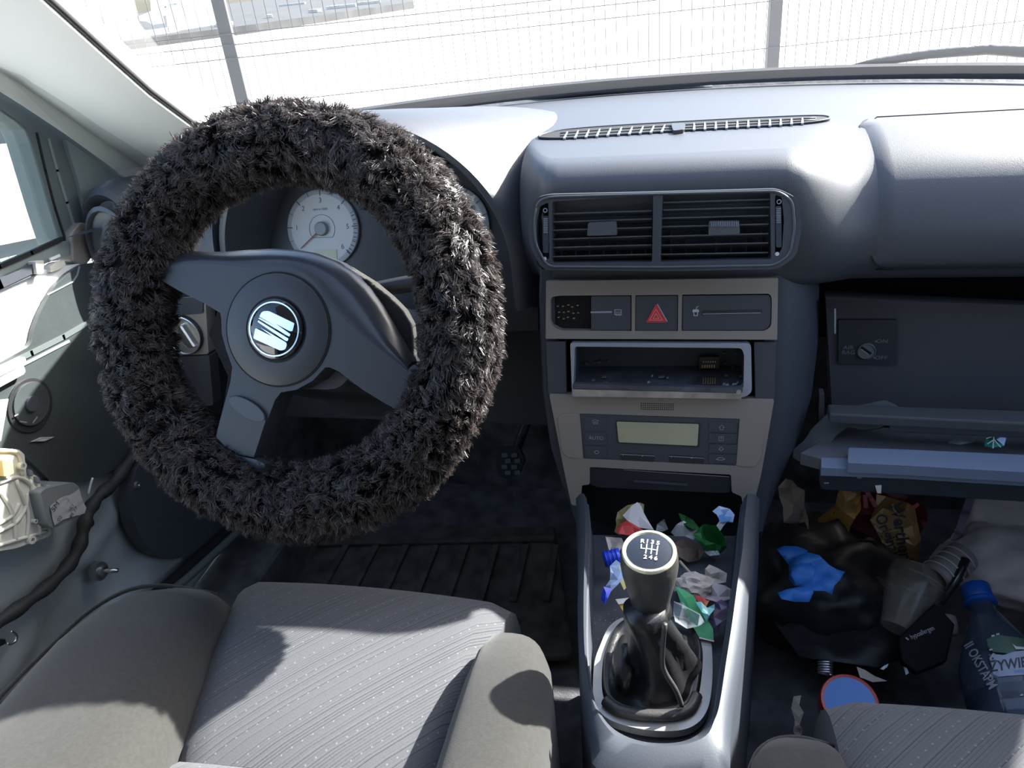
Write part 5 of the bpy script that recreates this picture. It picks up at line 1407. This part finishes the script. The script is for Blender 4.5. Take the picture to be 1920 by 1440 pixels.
sheet('card_sheet', p, [(1266, 1100), (1282, 1106), (1300, 1118), (1318, 1146), (1337, 1180), (1338, 1203), (1312, 1197), (1296, 1170), (1280, 1140)], M['green'], t, amp=.0015, seed=26, cell=.012, th=.0009, off=.010)
stroke('card_edge', p, [(1312, 1196), (1338, 1202)], .0012, M['paper'], t, off=.0125); settle(t)
t = litter('teal_wrapper', 'pale teal strip of wrapper across the green card', 'wrapper')
sheet('teal_strip', p, [(1304, 1128), (1314, 1128), (1326, 1140), (1340, 1134), (1340, 1142), (1330, 1156), (1324, 1166), (1316, 1150)], M['teal'], t, amp=.003, seed=27, cell=.006, off=.014); settle(t)
t = litter('clear_film', 'clear film sheet lying over the green card by the gaiter', 'wrapper')
sheet('film', p, [(1264, 1128), (1280, 1130), (1312, 1152), (1322, 1168), (1308, 1176), (1288, 1178), (1266, 1166), (1262, 1146)], M['clear'], t, amp=.004, seed=28, cell=.008, off=.017)
stroke('film_edge', p, [(1264, 1128), (1286, 1138), (1312, 1152)], .0009, M['clearbright'], t, off=.020); settle(t)
t = litter('purple_wrapper', 'crumpled purple tinted wrapper against the right wall of the tray', 'wrapper')
sheet('film', p, [(1330, 1136), (1352, 1126), (1370, 1138), (1372, 1158), (1354, 1168), (1346, 1188), (1328, 1184), (1326, 1168), (1334, 1152)], M['purple'], t, amp=.008, seed=29, cell=.006, off=.006); settle(t)
t = litter('thin_stick', 'thin pale stick lying in the tray behind the cream tissue', 'stick')
sp_ = T1(.615, .36)
tube('stick', [sp_.at(1274, 1052), sp_.at(1292, 1072), sp_.at(1309, 1090)], .0016, M['twig'], t, n=6); settle(t)
rnd = random.Random(31)
V, Fc = [], []
for k in range(220):
    c_ = PZ(.343).at(rnd.uniform(1104, 1370), rnd.uniform(1140, 1375)); r_ = rnd.uniform(.0003, .0008)
    k0 = len(V); V += [c_ + Vector((r_, 0, 0)), c_ + Vector((0, r_, 0)), c_ - Vector((r_, 0, 0)), c_ - Vector((0, r_, 0)), c_ + Vector((0, 0, r_ * 1.4))]
    Fc += [(k0, k0 + 1, k0 + 4), (k0 + 1, k0 + 2, k0 + 4), (k0 + 2, k0 + 3, k0 + 4), (k0 + 3, k0, k0 + 4)]
o = obj('dust_crumbs', V, Fc, M['tissue'], stuff=True); tag(o, 'pale dust and crumbs scattered on the tray around the gear lever', 'dust')

# ================================================================== LITTER IN THE GLOVEBOX
t = thing('green_mint_wrapper', 'teal and white foil wrapper lying in the open glovebox lid', 'wrapper', (0, 0, 0))
p = Pl((.355, .765, .430), (0, -.7, .7))
sheet('foil', p, [(1846, 836), (1850, 820), (1858, 808), (1868, 803), (1886, 812), (1886, 822), (1878, 838), (1860, 840)], M['tealfoil'], t, amp=.004, seed=41, cell=.006)
sheet('white_patch', p, [(1868, 824), (1886, 814), (1882, 836)], M['bluewhite'], t, amp=.001, seed=42, cell=.006, off=.006)
for q in ([(1850, 822), (1868, 816), (1886, 814)], [(1852, 832), (1864, 824), (1876, 838)], [(1858, 808), (1864, 816), (1862, 840)]): stroke('white_line', p, q, .0010, M['paper'], t, off=.0062)
settle(t)
t = thing('clear_wrapper', 'clear crumpled film lying left of the teal wrapper in the glovebox lid', 'wrapper', (0, 0, 0))
sheet('film', Pl((.32, .775, .416), (0, -.3, .95)), [(1776, 832), (1786, 816), (1810, 812), (1834, 820), (1822, 834), (1800, 836)], M['clear'], t, amp=.005, seed=43, cell=.006); settle(t)

# ================================================================== LITTER IN THE PASSENGER FOOTWELL
def FP(x, y, z, n=(0, -.6, .8)): return Pl((x, y, z), n)
t = thing('beige_tissue', 'long beige tissue hanging beside the centre stack in the passenger footwell', 'tissue', (0, 0, 0))
sheet('tissue', FP(.19, .97, .20, (-.2, -.85, .4)), [(1460, 912), (1472, 900), (1488, 898), (1496, 912), (1510, 918), (1508, 946), (1516, 974), (1518, 994), (1496, 988), (1470, 978), (1468, 950), (1460, 934)], M['beigetissue'], t, amp=.016, seed=51, cell=.018, fold=30); settle(t)
t = thing('sweet_bag', 'gold and maroon sweet bag standing under the glovebox lid', 'bag', (0, 0, 0))
p = FP(.30, .97, .19, (0, -.85, .5))
sheet('maroon_band', p, [(1560, 960), (1580, 920), (1612, 906), (1650, 912), (1700, 930), (1732, 946), (1738, 975), (1722, 1000), (1690, 1010), (1640, 1010), (1600, 990)], M['maroon'], t, amp=.010, seed=52, cell=.02, fold=25, off=-.012)
sheet('amber_lobe', p, [(1532, 972), (1548, 958), (1566, 946), (1572, 926), (1578, 914), (1610, 908), (1614, 930), (1613, 955), (1600, 972), (1594, 988), (1586, 1006), (1572, 1004), (1560, 1008), (1534, 994)], M['orange'], t, amp=.012, seed=53, cell=.018, fold=28)
mn = sheet('gold_face', p, [(1642, 926), (1660, 930), (1700, 942), (1714, 950), (1720, 980), (1725, 1010), (1722, 1040), (1712, 1062), (1690, 1070), (1666, 1050), (1650, 1010), (1632, 976), (1640, 950)], M['gold'], t, amp=.008, seed=54, cell=.02, fold=25, off=.004)
stroke('red_stripe', p, [(1623, 918), (1632, 932), (1641, 948)], .006, mat('bright red film', (.55, .03, .035), .25), t, off=.016)
stroke('red_stripe', p, [(1622, 930), (1624, 950)], .006, M['redwrap'], t, off=.014)
stroke('red_stripe', p, [(1712, 952), (1721, 946)], .005, M['redwrap'], t, off=.014)
text('lettering', "Werther's", p, 1690, 1003, .017, M['ink'], t, off=.017, rot=-1.40, sq=.9, bold=.02)
text('lettering', 'Original', p, 1664, 1002, .015, M['ink'], t, off=.017, rot=-1.18, sq=.85, bold=.02)
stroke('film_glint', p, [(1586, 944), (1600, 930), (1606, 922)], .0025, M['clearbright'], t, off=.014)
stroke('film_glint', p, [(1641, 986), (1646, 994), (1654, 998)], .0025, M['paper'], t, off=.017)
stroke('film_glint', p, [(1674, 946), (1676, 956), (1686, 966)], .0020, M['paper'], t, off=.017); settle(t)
t = thing('black_bin_bag', 'slumped black bin bag filling the passenger footwell beside the console', 'bag', (0, 0, 0))
p = FP(.24, .93, .12, (0, -.25, .97))
sheet('bag_front', p, [(1440, 1010), (1452, 970), (1480, 985), (1520, 984), (1545, 1002), (1600, 1006), (1632, 992), (1650, 1030), (1664, 1066), (1690, 1120), (1700, 1150), (1712, 1180), (1700, 1240), (1640, 1262), (1560, 1256), (1500, 1230), (1452, 1160)], M['binbag'], t, amp=.022, seed=55, cell=.03, fold=14, smooth=True)
lump('bag_belly', (.225, .90, .075), (.115, .10, .075), M['binbag'], t, seed=56, sub=4, amp=.25, freq=2.0, smooth=True)
settle(t)
t = thing('blue_glove', 'crumpled blue rubber glove lying on the black bin bag', 'glove', (0, 0, 0))
p = FP(.19, .80, .245, (0, -.6, .8))
sheet('cuff', p, [(1457, 1027), (1470, 1024), (1496, 1024), (1513, 1032), (1516, 1046), (1500, 1054), (1478, 1060), (1468, 1046)], M['glove'], t, amp=.008, seed=58, cell=.012, fold=35, smooth=True)
sheet('palm', p, [(1478, 1058), (1512, 1038), (1534, 1044), (1552, 1062), (1566, 1070), (1582, 1074), (1572, 1090), (1562, 1100), (1560, 1115), (1544, 1110), (1526, 1108), (1510, 1100), (1490, 1100), (1480, 1084)], M['glove'], t, amp=.010, seed=59, cell=.012, fold=32, off=.006, smooth=True)
sheet('finger', p, [(1458, 1112), (1474, 1106), (1496, 1102), (1520, 1100), (1524, 1112), (1516, 1130), (1490, 1129), (1464, 1124)], M['glove'], t, amp=.006, seed=60, cell=.010, fold=35, off=.010, smooth=True)
sheet('finger', p, [(1486, 1062), (1520, 1056), (1528, 1070), (1522, 1092), (1492, 1098), (1482, 1080)], M['glove'], t, amp=.006, seed=61, cell=.010, fold=35, off=.016, smooth=True); settle(t)
# clear cups
def cone_thing(name, label, cat, a, b, prof, m, part, extra=None):
    t = thing(name, label, cat, b)
    ax = (b - a).normalized(); P_ = Pl(a, ax)
    lathe(part, P_, a, prof, m, t, n=28, caps=False)
    return t, P_
a_, b_ = FP(.36, .91, .23).at(1726, 1070), FP(.34, .87, .205).at(1704, 1126)
t, P_ = cone_thing('plastic_cup', 'crushed clear plastic cup between the gold sweet bag and the black carton', 'cup', a_, b_, [(.020, .0), (.031, .004), (.034, .016), (.031, .04), (.025, .065), (.020, .085), (0, .085)], M['cup'], 'cup_wall')
for r_, h_ in ((.032, .004), (.0345, .017)):
    tube('rim', [a_ + P_.u * (r_ * math.cos(k * PI / 14)) + P_.v * (r_ * math.sin(k * PI / 14)) + P_.N * h_ for k in range(29)], .0012, M['clearbright'], t, n=5)
a_, b_ = FP(.40, .92, .25).at(1806, 1042), FP(.39, .88, .23).at(1764, 1076)
t, P_ = cone_thing('jar_neck', 'grey threaded plastic neck lying against the white carrier bag', 'bottle', a_, b_, [(0, 0), (.020, 0), (.021, .01), (.0195, .02), (.0205, .035), (.019, .05), (.016, .052), (.016, .01)], mat('grey translucent plastic', (.32, .31, .30), .35), 'neck')
for k in range(4):
    h_ = .008 + .011 * k
    tube('thread', [a_ + P_.u * (.0212 * math.cos(j * PI / 12)) + P_.v * (.0212 * math.sin(j * PI / 12)) + P_.N * (h_ + .0004 * j) for j in range(25)], .0011, M['whitebag'], t, n=5)
t = thing('black_pen', 'thin black pen lying between the cup and the blue capped bottle', 'pen', (0, 0, 0))
p = FP(.38, .86, .235)
tube('barrel', [p.at(1811, 1048), p.at(1792, 1090), p.at(1766, 1132)], [.0055, .005, .003], M['black'], t, n=10)
tube('clip', [p.at(1806, 1062, .007), p.at(1786, 1098, .007)], .0013, M['steel'], t, n=6); settle(t)
t = thing('white_carrier_bag', 'big crumpled whitish plastic bag at the right of the passenger footwell', 'bag', (0, 0, 0))
p = FP(.45, .95, .25, (-.1, -.75, .65))
sheet('bag_sheet', p, [(1822, 922), (1870, 918), (2000, 915), (2000, 1130), (1940, 1120), (1900, 1110), (1860, 1106), (1846, 1098), (1830, 1080), (1812, 1050), (1788, 1032), (1795, 990), (1808, 950)], M['whitebag'], t, amp=.016, seed=62, cell=.022, fold=16, smooth=True)
lump('bag_bulge', p.at(1900, 1060, -.005), (.085, .05, .05), M['whitebag'], t, seed=63, sub=4, amp=.22, freq=1.8, smooth=True)
stroke('printed_border', p, [(1824, 924), (1810, 962), (1798, 1000), (1786, 1036)], .010, mat('lilac print', (.20, .17, .25), .4), t, off=.019); settle(t)
# water bottle
A0, B0 = FP(.40, .84, .245).at(1827, 1098), FP(.44, .66, .17).at(1912, 1345)
bx = (B0 - A0).normalized(); BP = Pl(A0, bx); BL = (B0 - A0).length
bt = thing('water_bottle', 'clear water bottle with a blue cap lying against the passenger seat', 'bottle', B0)
RB = .047
lathe('bottle_body', BP, A0, [(.0135, .022), (.0135, .034), (.020, .046), (.034, .075), (.044, .098), (RB, .115), (RB, .150), (RB * .965, .153), (RB * .965, .158), (RB, .161), (RB, .20), (RB * .965, .203), (RB * .965, .208), (RB, .211), (RB, BL - .02), (RB * .8, BL), (0, BL)], M['pet'], bt, n=40)
cpb = lathe('cap', BP, A0, [(0, 0), (.0150, .0005), (.0160, .002), (.0160, .016), (.0155, .018), (.0135, .018)], M['petcap'], bt, n=36)
lathe('neck_ring', BP, A0, [(.0165, .019), (.0178, .020), (.0178, .024), (.0140, .026)], M['petcap'], bt, n=36)
def on_bottle(px, py, lift=.0006):
    d = ray(px, py); w0 = CAM - A0
    dd = d - bx * d.dot(bx); ww = w0 - bx * w0.dot(bx)
    a = dd.dot(dd); b = 2 * dd.dot(ww); c = ww.dot(ww) - (RB + lift) ** 2
    D = b * b - 4 * a * c
    t_ = -b / (2 * a) if D < 0 else (-b - math.sqrt(D)) / (2 * a)
    return CAM + d * t_
def drape(name, poly, m, parent, lift=.0008, cell=6):
    pts = []; n = len(poly)
    for i, a in enumerate(poly):
        b = poly[(i + 1) % n]; k = max(1, int(math.hypot(b[0] - a[0], b[1] - a[1]) / cell))
        for j in range(k): pts.append(Vector((a[0] + (b[0] - a[0]) * j / k, a[1] + (b[1] - a[1]) * j / k)))
    nb_ = len(pts)
    def ins(x, y):
        c = False
        for i in range(nb_):
            a, b = pts[i], pts[i - 1]
            if (a.y > y) != (b.y > y) and x < (b.x - a.x) * (y - a.y) / (b.y - a.y) + a.x: c = not c
        return c
    q = list(pts); x0_, x1_ = min(v.x for v in pts), max(v.x for v in pts); y0_, y1_ = min(v.y for v in pts), max(v.y for v in pts)
    y = y0_ + cell / 2
    while y < y1_:
        x = x0_ + cell / 2
        while x < x1_:
            if ins(x, y): q.append(Vector((x + .01 * (y % 7), y)))
            x += cell
        y += cell
    V2, _, F2, *_ = delaunay_2d_cdt(q, [(i, (i + 1) % nb_) for i in range(nb_)], [], 1, 1e-6)
    return obj(name, [on_bottle(v.x, v.y, lift) for v in V2], [tuple(f) for f in F2], m, parent, smooth=True)
def drape_text(name, s, cx, cy, h, rot, m, parent, lift=.0014, sq=1.0, bold=.02):
    cu = bpy.data.curves.new(name, 'FONT'); cu.body = s; cu.align_x = 'CENTER'; cu.align_y = 'CENTER'; cu.offset = bold; cu.resolution_u = 3
    tmp = bpy.data.objects.new(name + '_t', cu); COL.objects.link(tmp)
    me = bpy.data.meshes.new_from_object(tmp.evaluated_get(bpy.context.evaluated_depsgraph_get()))
    bpy.data.objects.remove(tmp); bpy.data.curves.remove(cu)
    V = []
    for v in me.vertices:
        x, y = v.co.x * h / .7 * sq, -v.co.y * h / .7
        V.append(on_bottle(cx + x * math.cos(rot) - y * math.sin(rot), cy + x * math.sin(rot) + y * math.cos(rot), lift))
    Fc = [tuple(p_.vertices) for p_ in me.polygons]; bpy.data.meshes.remove(me)
    return obj(name, V, Fc, m, parent)
lab = drape('label', [(1855, 1234), (1862, 1224), (1868, 1227), (1882, 1228), (1900, 1222), (1922, 1219), (1960, 1222), (1960, 1262), (1922, 1265), (1892, 1267), (1872, 1269), (1862, 1264), (1860, 1250)], mat('label white', (.36, .39, .48), .5), bt, lift=.0010)
drape_text('lettering', '\u017bYWIEC', 1899, 1245, 19, -.14, M['ink'], lab, sq=.85)
drape_text('lettering', 'NATURALNA', 1922, 1258, 6, -.06, M['skyblue'], lab, sq=.8)
drape('green_print', [(1850, 1198), (1870, 1190), (1900, 1194), (1925, 1198), (1950, 1200), (1950, 1220), (1922, 1216), (1890, 1225), (1862, 1222), (1852, 1212)], mat('green print', (.02, .07, .03), .3), bt, lift=.0008)
drape('white_swirl', [(1898, 1207), (1906, 1212), (1930, 1214), (1930, 1218), (1905, 1217)], M['print'], bt, lift=.0016, cell=4)
drape_text('lettering', 'II OKSTAPM', 1838, 1248, 18, 1.05, M['printdim'], bt, sq=.72)
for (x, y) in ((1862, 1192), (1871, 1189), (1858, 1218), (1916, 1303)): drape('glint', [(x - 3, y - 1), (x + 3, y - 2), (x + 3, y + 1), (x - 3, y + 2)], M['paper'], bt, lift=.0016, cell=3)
t = thing('beige_cork', 'stubby pale plastic cork left of the blue capped bottle', 'cork', (0, 0, 0))
p = FP(.36, .82, .20)
a_, b_ = p.at(1782, 1154), p.at(1776, 1188)
tube('cork_body', [a_, a_.lerp(b_, .25), a_.lerp(b_, .6), b_], [.006, .0085, .0105, .0105], M['beigepl'], t, n=16)
tube('groove_ring', [a_.lerp(b_, .42), a_.lerp(b_, .48)], .0098, M['tissue'], t, n=16); settle(t)
t = thing('black_carton', 'black carton with small pale lettering in front of the clear cup', 'box', (0, 0, 0))
p = FP(.31, .78, .185, (-.2, -.6, .75))
plate('carton_face', p, [(1684, 1196), (1752, 1130), (1790, 1170), (1775, 1240), (1720, 1262), (1690, 1240)], .05, M['blackbox'], t, bev=.002)
text('lettering', 'hypoallergen', p, 1729, 1186, .0055, M['print'], t, off=.0006, rot=.72, sq=.72)
stroke('print_mark', p, [(1699, 1196), (1703, 1199)], .0016, M['print'], t, off=.0006); settle(t)
t = thing('tan_card', 'tan scrap of card lying beside the blue lid', 'card', (0, 0, 0))
p = FP(.24, .70, .11)
sheet('card_scrap', p, [(1606, 1250), (1622, 1256), (1640, 1268), (1664, 1277), (1636, 1279), (1612, 1270)], M['beigetissue'], t, amp=.002, seed=64, cell=.01); settle(t)
t = thing('metal_clip', 'small shiny coil in the dark below the bin bag', 'coil', (0, 0, 0))
p = FP(.19, .72, .13)
cl_ = []
for k in range(60):
    a = k * .55; c_ = p.at(1547, 1240 + k * .42)
    cl_.append(c_ + Vector((math.cos(a), 0, 0)) * .008 + p.N * (.006 * math.sin(a)))
tube('coil_wire', cl_, .0013, M['satin'], t, n=6); settle(t)
t = thing('blue_tin', 'round blue lid with a red rim in front of the passenger seat', 'lid', (0, 0, 0))
p = FP(.205, .60, .165, (0, -.35, .93))
c_ = p.at(1592, 1318)
lathe('tin_rim', p, c_, [(.030, -.02), (.0305, .002), (.029, .005), (.026, .004)], M['redrim'], t, n=40)
lathe('blue_top', p, c_, [(.0265, .0), (.026, .004), (0, .0045)], M['bluelid'], t, n=40)
lump('dark_print', c_ + Vector((-.018, .014, .003)), (.006, .005, .002), M['ink'], t, seed=3, sub=2); settle(t)
t = thing('scrap_paper', 'torn grey scrap of paper between the console and the passenger seat', 'paper', (0, 0, 0))
p = FP(.13, .56, .06)
sheet('paper_scrap', p, [(1488, 1306), (1502, 1304), (1498, 1322), (1506, 1336), (1498, 1358), (1504, 1366), (1500, 1394), (1486, 1372), (1490, 1350), (1484, 1328)], M['beigetissue'], t, amp=.006, seed=65, cell=.010); settle(t)
t = thing('foil_scrap', 'tiny silvery foil scrap at the foot of the black carton', 'foil', (0, 0, 0))
p = FP(.28, .72, .12)
sheet('foil', p, [(1650, 1254), (1658, 1248), (1666, 1244), (1664, 1250), (1656, 1256)], M['sticker'], t, amp=.001, seed=66, cell=.006)
sheet('foil', p, [(1694, 1250), (1700, 1252), (1704, 1262), (1698, 1266)], M['sticker'], t, amp=.001, seed=67, cell=.006); settle(t)
